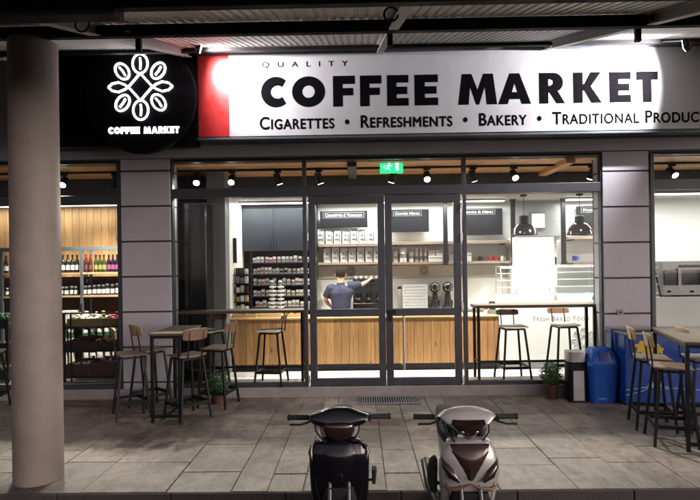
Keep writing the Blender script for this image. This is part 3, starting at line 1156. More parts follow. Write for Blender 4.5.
def tall_table(lab, x0, x1, y0, y1, z, rz=0.0, pivot=None):
    cxm, cym = (x0 + x1) / 2, (y0 + y1) / 2
    t = thing('tall_table', lab, 'table', (cxm, cym, 0))
    q = MB(); q.box((x0 - .01, y0 - .01, z - .028), (x1 + .01, y1 + .01, z)); q.build('tabletop', M['ttop'], t, bevel=.004)
    w = .036
    for a in (x0 + w / 2, x1 - w / 2):
        for b in (y0 + w / 2, y1 - w / 2):
            q = MB(); q.box((a - w / 2, b - w / 2, 0), (a + w / 2, b + w / 2, z - .029)); q.build('leg', M['black'], t, bevel=.002, seg=1)
    q = MB()
    for zz in (z - .065, .06):
        for b in (y0 + w / 2, y1 - w / 2):
            q.box((x0 + w, b - w / 2 + .002, zz), (x1 - w, b + w / 2 - .002, zz + .034))
    for a in (x0 + w / 2, x1 - w / 2):
        q.box((a - w / 2 + .002, y0 + w, z - .065), (a + w / 2 - .002, y1 - w, z - .03))
    q.box((cxm - .015, y0 + w, .062), (cxm + .015, y1 - w, .09))
    q.build('stretcher', M['black'], t)
    t.rotation_euler = (0, 0, rz)
    return t
tl = G(151, 423); tr_ = G(179, 422.5)
tall_table('tall narrow oak topped table with black legs among the left stools', tl.x, tr_.x + .03, tl.y, tl.y + .85, 1.11)
c0 = G(687, 452)
tt = tall_table('tall dark oak table at the right edge in front of the blue freezer', 0, .62, 0, 1.25, 1.11)
ang = R(-16)
v = Matrix.Rotation(ang, 3, 'Z') @ Vector((.31, .625, 0))
tt.location = (c0.x + v.x - .0, c0.y + v.y, 0); tt.rotation_euler = (0, 0, ang)


def bar_table(lab, px0, px1, pyt, pyrail, side):
    Y = 7.93
    a, b = W(px0, 310, Y).x, W(px1, 310, Y).x
    z = W((px0 + px1) / 2, pyt, Y).z
    t = thing('window_bar', lab, 'bar table', ((a + b) / 2, Y, ZI))
    q = MB(); q.box((a, Y - .02, z - .045), (b, Y + .32, z)); q.build('tabletop', M['ttop2'], t, bevel=.005)
    for x in (a + .05, b - .05):
        for y in (Y + .01, Y + .29):
            q = MB(); q.box((x - .02, y - .02, ZI), (x + .02, y + .02, z - .046)); q.build('leg', M['black'], t, bevel=.003)
    zr_ = W((px0 + px1) / 2, pyrail, Y).z
    q = MB()
    q.box((a + .072, Y - .005, zr_ - .015), (b - .072, Y + .02, zr_ + .015))
    for x in (a + .05, b - .05):
        q.box((x - .012, Y + .032, zr_ - .015), (x + .012, Y + .268, zr_ + .015))
    q.build('footrail', M['black'], t)
    return t
bar_table('long wooden window bar with black legs inside the left window', 179, 305, 310.5, 367, 0)
bar_table('long wooden window bar with black legs inside the right window', 475, 598, 304.5, 361, 1)

# ------------------------------------------------------------------ counter
cnt = thing('service_counter', 'long pine boarded service counter behind the glass doors', 'counter', (W(365, 370, YC).x, YC, ZI))
xa, xb = W(232, 345, YC).x, W(499, 345, YC).x
ZC = W(365, 318.5, YC).z
q = MB()
x = xa
while x < xb - .02:
    wd = random.choice((.12, .135, .15))
    x2 = min(x + wd, xb)
    q.box((x + .002, YC, ZI + .12), (x2 - .002, YC + .02, ZC)); x = x2
q.build('front_boards', M['counter'], cnt, bevel=.003, seg=1)
q = MB(); q.box((xa, YC + .022, ZI + .12), (xb, YC + .5, ZC)); q.build('carcass', M['counter'], cnt)
q = MB(); q.box((xa + .02, YC + .05, ZI), (xb, YC + .48, ZI + .118)); q.build('kick_board', M['matte'], cnt)
q = MB(); q.box((xa - .02, YC - .015, ZC + .002), (xb, YC + .52, ZC + .03)); q.build('worktop', M['tray'], cnt, bevel=.004)
ZW = ZC + .03
# white counter, front brightened by a glow added to its material
wc = thing('pastry_counter', 'white counter front printed FRESH BAKED FOOD under the glass cases', 'counter', (W(570, 370, YC).x, YC, ZI))
wa, wb = W(499.5, 340, YC).x, W(640, 340, YC).x
ZWC = W(550, 303, YC).z
q = MB(); q.box((wa, YC - .01, ZI + .12), (wb, YC + .52, ZWC)); q.build('carcass', M['glowfront'], wc, bevel=.004)
q = MB(); q.box((wa, YC + .04, ZI), (wb, YC + .5, ZI + .118)); q.build('kick_board', M['steel'], wc)
q = MB(); q.box((wa, YC - .03, ZWC + .001), (wb, YC + .54, ZWC + .035)); q.build('worktop', M['white'], wc, bevel=.004)
lettering('Fresh Baked Food', (533.5, 316, 589, 320.5), YC - .0115, M['pale_print'], wc, d=.001, small=True, spacing=1.2, offset=.0, gap=.03)
q = MB(); c0 = W(586, 340, YC); logo(q, c0.x - .05, c0.z, .20, YC - .013, .006); q.build('logo', M['faint_print'], wc)
# printed white front right of the pier
wc2 = thing('side_counter', 'plain white counter under the steel oven in the right window', 'counter', (W(680, 370, 8.7).x, 8.7, ZI))
q = MB(); q.box((W(651, 340, 8.7).x - .35, 8.7, ZI + .1), (XR - .1, 9.3, W(680, 297, 8.7).z)); q.build('carcass', M['white'], wc2, bevel=.004)
q = MB(); q.box((W(651, 340, 8.7).x - .33, 8.75, ZI), (XR - .12, 9.25, ZI + .098)); q.build('kick_board', M['steel'], wc2)
Z2C = W(680, 297, 8.7).z

def case(lab, x0, x1, y0, y1):
    Y = YC + .06
    a, b, c, e = rectW(x0, y0, x1, y1, Y)
    c = ZWC + .036
    t = thing('display_case', lab, 'display case', ((a + b) / 2, Y + .2, c), group='glass pastry cases')
    q = MB(); q.box((a, Y, c), (b, Y + .42, c + .10)); q.build('case_base', M['white'], t, bevel=.004)
    q = MB(); hh_ = e - c - .1
    rs = []
    for th in (0, .005):
        pass
    pr_ = [(Y + .01 + .17 * (1 - math.sqrt(max(0, 1 - (u * .92) ** 2))), c + .101 + hh_ * .97 * u) for u in [i_ / 10 for i_ in range(11)]]
    q.rings([[(x, y_, z_) for y_, z_ in pr_] + [(x, y_ + .005, z_) for y_, z_ in reversed(pr_)] for x in (a + .012, b - .012)])
    q.build('case_glass', M['cglass'], t, smooth=True)
    for k in (1, 2, 3):
        z = c + .1 + (e - c - .1) * k / 4
        q = MB(); q.box((a + .012, Y + .13, z), (b - .012, Y + .38, z + .006)); q.build('shelf', M['white'], t)
    q2 = MB()
    q2.box((a, Y + .12, e - .011), (b, Y + .42, e + .008))
    for x in (a + .008, b - .008):
        q2.box((x - .006, Y + .40, c + .1), (x + .006, Y + .412, e - .012)); q2.tube([(x, Y + .012, c + .1), (x, Y + .03, c + .1 + (e - c - .1) * .5), (x, Y + .13, e - .01)], .006, seg=6)
    q2.build('case_frame', M['steel'], t, bevel=.002)
    q3 = MB(); q3.box((a + .03, Y + .15, e - .03), (b - .03, Y + .17, e - .015)); q3.build('light_strip', M['led'], t)
    return t
case('larger glass pastry case left of two on the white counter', 502, 554, 266.5, 300)
case('smaller glass pastry case right of two, by the blue bag', 557.5, 600, 265, 299.5)
bag = thing('blue_bag', 'crumpled bright blue bag on the white counter by the right window edge', 'bag', tuple(W(597, 303, 8.25)))
q = MB(); c0 = W(598.5, 297.5, 8.05)
g_ = bmesh.ops.create_icosphere(q.bm, subdivisions=3, radius=1)
for v_ in g_['verts']:
    n_ = 1 + .16 * math.sin(v_.co.x * 7 + v_.co.z * 5) * math.cos(v_.co.y * 6)
    v_.co = Vector((c0.x + v_.co.x * .085 * n_, c0.y + v_.co.y * .08 * n_, c0.z + v_.co.z * .075 * n_))
bag.location = (c0.x, c0.y, c0.z - .075)
q.build('bag_body', mat('bright_blue_plastic', (.01, .28, .65), .35), bag, smooth=True)
q = MB(); q.torus((c0.x, c0.y, c0.z + .085), .03, .007, 'Y', 16, 6); q.build('handle', M['blue'], bag, smooth=True)

# trays on the pine counter
def tray(lab, x0, x1, kind):
    Y = YC + .05
    a, b, c, e = rectW(x0, 311, x1, 318, Y)
    t = thing('counter_tray', lab, 'tray', ((a + b) / 2, Y + .15, ZW), group='trays along the counter')
    q = MB()
    q.box((a, Y, ZW + .001), (b, Y + .012, ZW + .06)); q.box((a, Y + .3, ZW + .001), (b, Y + .312, ZW + .09))
    q.box((a, Y + .012, ZW + .001), (a + .01, Y + .3, ZW + .07)); q.box((b - .01, Y + .012, ZW + .001), (b, Y + .3, ZW + .07))
    q.box((a + .01, Y + .012, ZW + .001), (b - .01, Y + .3, ZW + .01))
    q.build('tray_box', M['tray'], t)
    xx = a + .04
    n = 0
    ms = {'w': [M['white'], M['cream'], M['paper']], 'r': [M['red'], M['white'], M['pink']], 'm': [M['cream'], M['tray'], M['greypl']]}[kind]
    while xx < b - .05 and n < 8:
        hh = random.uniform(.07, .105)
        q = MB(); q.box((xx - .024, Y + .06, ZW + .011), (xx + .024, Y + .2, ZW + hh)); q.build('snack_pack', ms[n % 3], t, bevel=.006)
        xx += .058; n += 1
    return t
for i, (x0, x1, k, lab) in enumerate(((233, 256, 'm', 'wooden tray of mixed snacks at the left end of the pine counter'), (258, 281, 'w', 'wooden tray of pale snack packs below the striped candy stand'),
                     (285, 300, 'r', 'wooden tray of red packets near the left door hinge'), (320, 344, 'm', 'wooden tray of snacks under the barista, left half of the left door'),
                     (346, 377, 'w', 'wooden tray of pale packs below the espresso machine'), (396, 409, 'm', 'short tray of jars beside the door pull bar'), (419, 451, 'r', 'wooden tray of red and white packs below the coffee grinders'))):
    tray(lab, x0, x1, k)
# striped candy stand
cs = thing('candy_stand', 'white ribbed candy stand with round tops in front of the tobacco rack', 'stand', (W(276, 312, YC + .3).x, YC + .4, ZW))
q = MB()
for px in (272.5, 280.5):
    for k in range(6):
        c0 = W(px, 307 - k * 4.0, YC + .4); q.torus((c0.x, YC + .42, c0.z), .052, .011, 'Z', 20, 6)
q.build('rings', M['white'], cs, smooth=True)
q = MB()
for px in (272.5, 280.5):
    c0 = W(px, 312, YC + .4); c1 = W(px, 284, YC + .4); q.cyl((c0.x, YC + .42, ZW), (c0.x, YC + .42, c1.z), .03, seg=12); q.sphere((c0.x, YC + .42, c1.z + .03), .042, .042, .035, 12, 8)
q.build('post', M['greypl'], cs, smooth=True)
# snack rack at the left end
sr = thing('snack_rack', 'narrow black rack of colourful snack bags left of the tobacco rack', 'rack', (W(240, 312, 9.0).x, 9.0, ZI))
a, b = W(230.5, 290, 9.0).x, W(249, 290, 9.0).x
q = MB(); q.box((a, 9.18, ZI), (b, 9.2, W(240, 268, 9.0).z))
for k in range(5):
    z = W(240, 311 - k * 9.2, 9.0).z; q.box((a, 8.98, z - .01), (b, 9.18, z))
q.build('frame', M['matte'], sr)
cols = [M['white'], M['red'], M['tray'], M['cream'], M['greypl'], M['yellow'], M['white'], M['brownbox']]
for k in range(5):
    z = W(240, 311 - k * 9.2, 9.0).z
    xx = a + .04
    while xx < b - .03:
        q = MB(); hh = random.uniform(.08, .125); q.loft([((xx, 9.06, z + .001), .03, .016, 4), ((xx, 9.06, z + hh * .5), .034, .03, 3), ((xx, 9.06, z + hh), .032, .004, 4)], 12)
        q.build('snack_bag', random.choice(cols), sr, smooth=True); xx += .075

# ------------------------------------------------------------------ wall cabinets and tobacco rack
YR = 9.72
wcab = thing('wall_cabinet', 'anthracite double door wall cabinet above the tobacco rack', 'cabinet', (W(270, 250, YR).x, YR, W(270, 251, YR).z))
a, b, c, e = rectW(238, 208, 317, 251, YR)
q = MB(); q.box((a, YR + .02, c), (b, YB - .002, e)); q.build('carcass', M['cab'], wcab)
md = W(273.5, 230, YR).x
q = MB(); q.box((a + .004, YR, c + .004), (md - .003, YR + .018, e - .004)); q.build('door', M['cab'], wcab, bevel=.002)
q = MB(); q.box((md + .003, YR, c + .004), (b - .004, YR + .018, e - .004)); q.build('door', M['cab'], wcab, bevel=.002)
for s in (-1, 1):
    q = MB(); q.cyl((md + s * .05, YR - .02, c + .05), (md + s * .05, YR - .02, c + .2), .006, seg=8); q.build('handle', M['black'], wcab)
q = MB(); q.box((a, YR, e + .002), (b, YB - .002, BZ - .002)); q.build('filler_panel', M['matte'], wcab)
rk = thing('tobacco_rack', 'dark wall rack with rows of small white packets', 'rack', (W(275, 310, YR).x, YR, ZI))
ra, rb, _, _ = rectW(252, 252, 316, 300, YR)
q = MB(); q.box((W(238, 280, YR).x, YR + .2, ZI), (rb, YR + .22, c - .003)); q.box((ra - .02, YR, ZI), (ra, YR + .198, c - .003)); q.build('back_panel', M['matte'], rk)
rows = (262, 273.3, 284.5, 295.5, 306.5)
pk = None
names = ('top', 'second', 'third', 'fourth', 'lowest')
for ri, ry in enumerate(rows):
    z = W(280, ry, YR).z
    q = MB(); q.box((ra + .001, YR - .01, z - .022), (rb, YR + .198, z)); q.build('shelf', M['dark'], rk, bevel=.002)
    xx = ra + .05
    while xx < rb - .05:
        hh = random.choice((.85, 1.0, 1.0, 1.15))
        if pk is None:
            pk = thing('carton', 'small white carton on the top shelf of the tobacco rack', 'carton', (0, 0, 0), 'cartons on the tobacco rack top shelf')
            q = MB(); q.box((-.03, -.03, 0), (.03, .03, .10)); q.build('carton_body', M['paper'], pk, bevel=.003)
            q = MB(); q.box((-.027, -.0325, .018), (.027, -.0312, .058)); q.build('printed_band', M['print'], pk)
            c_ = pk
        else:
            if random.random() < .3: xx += random.choice((0, 0, .035))
            c_ = copy_tree(pk)
            if random.random() < .45:
                for ch in children(c_):
                    if ch.name.startswith('printed_band'):
                        ch.data = ch.data.copy(); ch.data.materials.clear(); ch.data.materials.append(M[random.choice(('red', 'navy', 'olive', 'pink', 'greypl'))])
            c_['label'] = 'small white carton on the %s shelf of the tobacco rack' % names[ri]
            c_['group'] = 'cartons on the tobacco rack %s shelf' % names[ri]
        c_.location = (xx, YR + .045 + random.uniform(-.006, .02), z + .001); c_.scale = (1, 1, hh); c_.rotation_euler = (0, 0, random.uniform(-.12, .12))
        xx += random.choice((.068, .072, .085))

# ------------------------------------------------------------------ shelves, boards on the back wall
def shelf(lab, x0, x1, y0, y1, m=M['greyshelf'], Y=9.78, name='wall_shelf'):
    a, b, c, e = rectW(x0, y0, x1, y1, Y)
    t = thing(name, lab, 'shelf', ((a + b) / 2, Y + .14, c))
    q = MB(); q.box((a, Y, c), (b, YB - .001, e)); q.build('board', m, t, bevel=.003)
    q = MB()
    for x in (a + .1, b - .1):
        q.box((x - .012, Y + .02, c - .02), (x + .012, YB - .003, c - .001))
    q.build('bracket', M['matte'], t)
    return e
zs1 = shelf('upper wall shelf carrying white coffee bags behind the left door', 318, 390, 243.5, 246.5)
zs2 = shelf('lower wall shelf carrying white coffee bags above the barista', 318, 390, 262, 264.5)
zs3 = shelf('upper empty wall shelf under the middle menu board', 391, 510, 241, 244)
zs4 = shelf('lower wall shelf with canisters and bottles above the grinders', 391, 510, 261.5, 264)
zs5 = shelf('upper wall shelf behind the right pendant lamp', 568, 620, 236, 239)
zs6 = shelf('lower wall shelf with the blue cup above the right pastry case', 568, 620, 260.5, 263)
def panel(x0, y0, x1, y1, Y, d, m, name, lab, cat):
    a, b, c, e = rectW(x0, y0, x1, y1, Y)
    t = thing(name, lab, cat, ((a + b) / 2, Y, c))
    q = MB(); q.box((a, Y, c), (b, Y + d, e)); q.build('panel', m, t, bevel=.003)
    return t
p = panel(318, 265, 510, 277.5, YB - .03, .029, M['beige'], 'wall_panel', 'long beige wall strip with two grey flower logos under the shelves', 'wall panel')
for px, py in ((351, 271), (424, 270.5)):
    q = MB(); c0 = W(px, py, YB - .03); logo(q, c0.x, c0.z, .095, YB - .034, .0038); q.build('logo', M['greytext'], p)
for x0, x1, lab in ((443.5, 448, 'black steel upright behind the right door glass'), (511.5, 516, 'black steel upright left of the lit fridge'), (562, 566.5, 'black steel upright right of the lit fridge')):
    a, b, c, e = rectW(x0, 201, x1, 265, 9.72)
    t = thing('shelf_upright', lab, 'post', ((a + b) / 2, 9.75, c), group='uprights of the wall shelves')
    q = MB(); q.box((a, 9.74, c), (b, 9.775, BZ - .002)); q.build('post', M['matte'], t, bevel=.003)
    q = MB(); q.box((a - .01, 9.73, BZ - .02), (b + .01, 9.785, BZ - .001)); q.box((a, 9.776, c), (b, 9.80, c + .03)); q.build('foot_plate', M['matte'], t)

def board(txt, lab, x0, y0, x1, y1, tx, Y=YB - .16):
    a, b, c, e = rectW(x0, y0, x1, y1, Y)
    t = thing('menu_board', lab, 'menu board', ((a + b) / 2, Y, c))
    q = MB(); q.box((a, Y, c), (b, Y + .03, e)); q.build('board', M['chalk'], t, bevel=.004)
    x0, y0, x1, y1 = tx
    lettering(txt, (x0 + 2, y0 + 1.3, x1 - 2, y1 - 1.3), Y - .001, M['board_text'], t, d=.002, small=True, offset=.025, gap=.03)
    a, b, c, e = rectW(*tx, Y)
    q = MB(); w = .008
    q.box((a, Y - .003, c), (b, Y - .0005, c + w)); q.box((a, Y - .003, e - w), (b, Y - .0005, e)); q.box((a, Y - .003, c + w), (a + w, Y - .0005, e - w)); q.box((b - w, Y - .003, c + w), (b, Y - .0005, e - w))
    q.build('text_border', M['board_line'], t)
    q = MB(); q.box((a + .1, Y + .031, c), (a + .13, YB - .002, c + .03)); q.box((b - .13, Y + .031, c), (b - .1, YB - .002, c + .03)); q.build('mount', M['matte'], t)
    return t
board('Cigarettes & Tobacco', 'black board reading CIGARETTES & TOBACCO above the coffee bags', 320, 211, 367.5, 227.5, (323, 212.5, 364, 218), Y=9.80)
board('Coffee Menu', 'black board reading COFFEE MENU behind the right door', 389, 209.5, 429, 232, (393, 211, 421.5, 216))
board('Drinks & Menu', 'black menu board left of the left pendant lamp', 462, 208.5, 502.5, 235, (461, 209.5, 495, 214.5))
board('Food Menu', 'black menu board partly hidden behind the right pendant lamp', 577, 206, 620, 232, (581, 207.5, 612, 212.5))
# coffee bags
bagp = None
for row, (z, xs_, n) in enumerate(((zs1, 321, 7), (zs2, 327, 7))):
    for k in range(n):
        px = xs_ + k * 8.35
        if bagp is None:
            bagp = thing('coffee_bag', 'white paper coffee bag standing on the upper shelf behind the left door', 'bag', (0, 0, 0), 'coffee bags on the upper shelf')
            q = MB(); q.loft([((0, 0, 0), .066, .04, 6), ((0, 0, .15), .068, .042, 5), ((0, 0, .235), .068, .022, 6), ((0, 0, .275), .066, .006, 8)], 20); q.build('bag_body', M['paper'], bagp, smooth=True)
            q = MB(); q.cyl((-.008, -.046, .165), (-.008, -.040, .165), .022, seg=16); q.build('emblem', M['print'], bagp)
            q = MB(); q.box((.034, -.046, .04), (.052, -.040, .205)); q.build('printed_line', M['print'], bagp)
            q = MB(); q.box((-.04, -.046, .075), (.02, -.041, .095)); q.build('printed_word', M['print'], bagp)
            c_ = bagp
        else:
            c_ = copy_tree(bagp)
            if row == 1:
                c_['label'] = 'white paper coffee bag standing on the lower shelf behind the left door'; c_['group'] = 'coffee bags on the lower shelf'
        c0 = W(px, 250, 9.86)
        c_.location = (c0.x, 9.86, z + .001); c_.rotation_euler = (0, 0, random.uniform(-.12, .12)); c_.scale = (1, 1, random.uniform(.94, 1.04))
# things on lower shelf
def canister(lab, px, z, r, h, m, cap=M['white'], Y=9.88, name='canister', group=None):
    c0 = W(px, 250, Y)
    t = thing(name, lab, name.replace('_', ' '), (c0.x, Y, z + .001), group)
    q = MB(); q.lathe([(r * .95, 0), (r, .01), (r, h * .86), (r * .9, h * .9)], (c0.x, Y, z + .001), 18); q.build('can', m, t, smooth=True)
    q = MB(); q.lathe([(r * .8, h * .9), (r * .8, h), (r * .6, h + .004)], (c0.x, Y, z + .002), 18); q.build('lid', cap, t, smooth=True)
    q = MB(); q.lathe([(r + .001, h * .3), (r + .001, h * .6)], (c0.x, Y, z + .001), 18, caps=False); q.build('label_band', M['greypl'], t, smooth=True)
    return t
def sbottle(lab, px, z, m, cap, Y=9.88, s=1.0, label_m=None, group=None, loc=None):
    c0 = W(px, 250, Y) if loc is None else Vector(loc)
    t = thing('bottle', lab, 'bottle', (c0.x, Y, z + .001), group)
    q = MB(); q.lathe([(.034 * s, 0), (.037 * s, .008), (.037 * s, .17 * s), (.03 * s, .2 * s), (.0135 * s, .235 * s), (.0135 * s, .285 * s)], (c0.x, Y, z + .001), 16); q.build('bottle_body', m, t, smooth=True)
    q = MB(); q.lathe([(.016 * s, .27 * s), (.016 * s, .305 * s)], (c0.x, Y, z + .001), 12); q.build('cap', cap, t, smooth=True)
    if label_m:
        q = MB(); q.lathe([(.038 * s, .05 * s), (.038 * s, .13 * s)], (c0.x, Y, z + .001), 16, caps=False); q.build('label_band', label_m, t, smooth=True)
    return t
canister('pale canister at the left end of the lower shelf behind the right door', 395.5, zs4, .045, .2, M['cream'])
t = canister('white canister with red mark on the lower shelf', 403, zs4, .07, .26, M['white'])
canister('small white canister left of three bottles', 411, zs4, .05, .2, M['white'])
for k, (px, w_) in enumerate(((416.5, 'leftmost'), (421, 'middle'), (425.5, 'rightmost'))):
    sbottle('%s of three white syrup bottles on the lower shelf' % w_, px, zs4, M['white'], M['white'], s=.86, label_m=M['greypl'], group='white syrup bottles')
def carton(lab, px0, px1, z, h, m, Y=9.82, d=.14, z_off=0.001, group=None, name='box'):
    a, b = W(px0, 250, Y).x, W(px1, 250, Y).x
    t = thing(name, lab, 'box', ((a + b) / 2, Y, z + z_off), group)
    q = MB(); q.box((a, Y, z + z_off), (b, Y + d, z + z_off + h)); q.build('box_body', m, t, bevel=.004)
    q = MB(); q.box((a + .01, Y - .0015, z + z_off + h * .62), (b - .01, Y - .0005, z + z_off + h * .72)); q.build('tape', M['greypl'], t)
    return t
carton('wide white box under two smaller ones on the lower shelf', 428.5, 442.5, zs4, .11, M['white'])
carton('white box on the wide box, beside the black upright', 436, 442.5, zs4, .1, M['white'], z_off=.113)
carton('small white box on the wide box, beside the bottles', 429, 435.3, zs4, .1, M['cream'], z_off=.113)
carton('grey box right of the black upright behind the right door', 449, 454, zs4, .13, M['greypl'])
carton('small white house-shaped box on the shelf left of the red mugs', 467, 471.5, zs4, .17, M['white'])
def mug(lab, px, z, m, r=.035, Y=9.86):
    c0 = W(px, 255, Y)
    t = thing('mug', lab, 'mug', (c0.x, Y, z + .001), 'mugs on the lower shelf')
    q = MB(); q.lathe([(r * .8, 0), (r, .02), (r, .09), (r * .9, .09), (r * .85, .015)], (c0.x, Y, z + .001), 18, caps=True); q.build('cup', m, t, smooth=True)
    q = MB(); q.torus((c0.x + r + .006, Y, z + .05), .022, .006, 'Y', 14, 6); q.build('handle', m, t, smooth=True)
mug('left red mug on the lower shelf near the right window', 490, zs4, M['red'])
mug('middle red mug on the lower shelf near the right window', 495.5, zs4, M['red'])
mug('white mug right of the red mugs', 502, zs4, M['white'])
mug('dark mug left of the red mugs', 480, zs4, M['matte'])
mug('blue cup on the right lower shelf above the pastry case', 575, zs6, M['blue'], r=.05)

# back counter
bc = thing('back_counter', 'white back counter along the rear wall under the espresso machine', 'counter', (W(460, 370, 9.75).x, 9.75, ZI))
ba, bb = W(318, 345, 9.75).x, W(640, 345, 9.75).x
ZBC = W(460, 309, 9.75).z
q = MB(); q.box((ba, 9.76, ZI), (bb, YB - .002, ZBC - .03)); q.build('carcass', M['white'], bc)
q = MB(); q.box((ba, 9.72, ZBC - .029), (bb, YB - .002, ZBC)); q.build('worktop', M['greypl'], bc, bevel=.003)
# espresso machine
em = thing('espresso_machine', 'black espresso machine with chrome trim under the white coffee bags', 'coffee machine', (W(368, 309, 9.7).x, 9.75, ZBC))
a, b, c, e = rectW(353, 279, 384, 308, 9.74)
q = MB(); q.box((a, 9.82, ZBC + .02), (b, 10.04, e)); q.build('body', M['matte'], em, bevel=.012)
q = MB(); q.box((a, 9.74, ZBC + .02), (b, 9.82, ZBC + .12)); q.build('drip_tray', M['matte'], em, bevel=.006)
q = MB(); q.box((a + .01, 9.735, ZBC + .121), (b - .01, 9.83, ZBC + .135)); q.build('grille', M['chrome'], em)
for k in range(3):
    x = a + .1 + k * (b - a - .2) / 2
    q = MB(); q.cyl((x, 9.79, ZBC + .24), (x, 9.79, ZBC + .32), .045, seg=18); q.build('group_head', M['black'], em, smooth=True)
    q = MB(); q.cyl((x, 9.76, ZBC + .22), (x, 9.68, ZBC + .21), .012, seg=8); q.cyl((x, 9.79, ZBC + .2), (x, 9.79, ZBC + .235), .04, seg=16); q.build('portafilter', M['chrome'], em, smooth=True)
q = MB(); q.box((a, 9.815, e - .09), (b, 9.819, e - .08)); q.build('trim', M['chrome'], em)
for k in range(5):
    x = a + .06 + k * .095
    t = thing('cup_stack', 'white cup stacked on top of the espresso machine, number from left: ' if False else 'small white cup on top of the espresso machine', 'cup', (x, 9.9, e), 'cups on the espresso machine')
    q = MB(); q.lathe([(.022, 0), (.036, .05), (.036, .055), (.024, .006)], (x, 9.9, e + .001), 14); q.build('cup', M['white'], t, smooth=True)
    q = MB(); q.torus((x + .04, 9.9, e + .03), .014, .004, 'Y', 10, 5); q.build('handle', M['white'], t)
# grinders
def grinder(lab, px):
    Y = 9.86
    c0 = W(px, 300, Y)
    s = 1.0
    t = thing('coffee_grinder', lab, 'coffee grinder', (c0.x, Y, ZBC), 'coffee grinders on the back counter')
    q = MB(); q.loft([((c0.x, Y, ZBC + .001), .085, .1, 5), ((c0.x, Y, ZBC + .03), .08, .09, 5), ((c0.x, Y, ZBC + .10), .06, .07, 4), ((c0.x, Y, ZBC + .3), .045, .055, 3)], 20); q.build('grinder_body', M['matte'], t, smooth=True)
    q = MB(); q.sphere((c0.x, Y, ZBC + .40), .10, .08, .10, 24, 16); q.build('hopper', M['gloss'], t, smooth=True)
    q = MB(); q.torus((c0.x, Y - .055, ZBC + .40), .058, .012, 'Y', 24, 8); q.build('hopper_ring', M['chrome'], t, smooth=True)
    q = MB(); q.cyl((c0.x, Y - .03, ZBC + .18), (c0.x, Y - .13, ZBC + .16), .015, seg=10); q.build('spout', M['chrome'], t, smooth=True)
    q = MB(); q.box((c0.x + .05, Y - .03, ZBC + .05), (c0.x + .085, Y + .03, ZBC + .16)); q.build('doser', M['black'], t, bevel=.008)
grinder('left black coffee grinder with round hopper behind the right door', 435)
grinder('right black coffee grinder with round hopper behind the right door', 448)
pb = thing('price_board', 'white leaning board covered with rows of blue printed marks', 'board', (W(415, 308, 9.7).x, 9.8, ZBC))
a, b, c, e = rectW(403, 284.5, 428, 308, 9.8)
q = MB(); q.box((a, 9.83, ZBC + .001), (b, 9.85, e)); q.build('board', M['paper'], pb, bevel=.003)
q = MB()
for r_ in range(7):
    z = e - .05 - r_ * .058
    x = a + .03
    while x < b - .03:
        w_ = random.uniform(.012, .035); q.box((x, 9.8275, z), (x + w_, 9.8292, z + .016)); x += w_ + .016
q.build('printed_marks', M['lblue'], pb)
canister('grey metal shaker beside the blue printed board', 399, ZBC, .045, .42, M['greypl'], M['black'], Y=9.84, name='shaker')
# red cup tower in right window, register
t = thing('cup_tower', 'slim red and white cup stack on the counter near the left pastry case', 'cup stack', tuple(Vector((W(485.5, 300, 8.95).x, 8.95, ZW))))
q = MB(); q.lathe([(.03, 0), (.036, .2), (.014, .21), (.01, .34)], (W(485.5, 300, 8.95).x, 8.95, ZW + .001), 14); q.build('cups', M['white'], t, smooth=True)
q = MB(); q.lathe([(.0345, .08), (.0372, .14)], (W(485.5, 300, 8.95).x, 8.95, ZW + .001), 14, caps=False); q.build('red_band', M['red'], t)
t = thing('cash_register', 'low dark terminal on the counter end by the right window bar', 'cash register', (W(497, 304, 8.9).x, 8.9, ZW))
a, b, c, e = rectW(491, 298, 499, 303, 8.9)
q = MB(); q.box((a - .02, 8.9, ZW + .001), (b, 9.1, ZW + .07)); q.build('base', M['greypl'], t, bevel=.005)
q = MB(); q.hexa([(a, 8.95, ZW + .071), (b, 8.95, ZW + .071), (b, 9.05, ZW + .071), (a, 9.05, ZW + .071), (a, 9.0, ZW + .21), (b, 9.0, ZW + .21), (b, 9.03, ZW + .21), (a, 9.03, ZW + .21)]); q.build('screen', M['matte'], t)

# fridge and lit square
fr = thing('drinks_fridge', 'tall brightly lit white fridge behind the left pastry case', 'fridge', (W(537, 370, 9.5).x, 9.5, ZI))
a, b, c, e = rectW(516.5, 236.5, 557, 303, 9.5)
q = MB(); q.box((a, 9.53, ZI), (b, 10.05, e)); q.build('cabinet', M['white'], fr, bevel=.006)
q = MB(); q.box((a + .015, 9.515, ZI + .2), (b - .05, 9.528, e - .015)); q.build('lit_interior', M['fridgein'], fr)
q = MB(); q.box((a, 9.49, ZI + .15), (a + .015, 9.512, e)); q.box((b - .05, 9.49, ZI + .15), (b, 9.512, e)); q.box((a + .015, 9.49, e - .015), (b - .05, 9.512, e)); q.build('door', M['white'], fr, bevel=.003)
q = MB(); c0 = W(553.5, 262, 9.45); q.box((b - .04, 9.46, c0.z - .09), (b - .015, 9.488, c0.z + .09)); q.build('handle', M['black'], fr, bevel=.004)
ba_ = thing('wall_back_panel', 'grey tiled wall panel above the lit fridge', 'wall panel', (W(539, 236, YB - .04).x, YB - .04, W(539, 236, YB - .04).z))
a, b, c, e = rectW(516.5, 201, 562, 236, YB - .05)
q = MB(); q.box((a, YB - .05, c), (b, YB - .004, BZ - .002)); q.build('panel', mat('grey_tile', (.36, .37, .37), .35, var=.05), ba_)
ls = thing('lit_wall_screen', 'small glowing square screen with grey rim between the pendant lamps', 'screen', (W(538, 228, YB - .1).x, YB - .1, W(538, 228.5, YB - .1).z))
a, b, c, e = rectW(530.5, 212.5, 546, 229, YB - .1)
q = MB(); q.box((a, YB - .1, c), (b, YB - .052, e)); q.build('frame', M['greypl'], ls, bevel=.015)
a, b, c, e = rectW(532, 214, 544.5, 227.5, YB - .1)
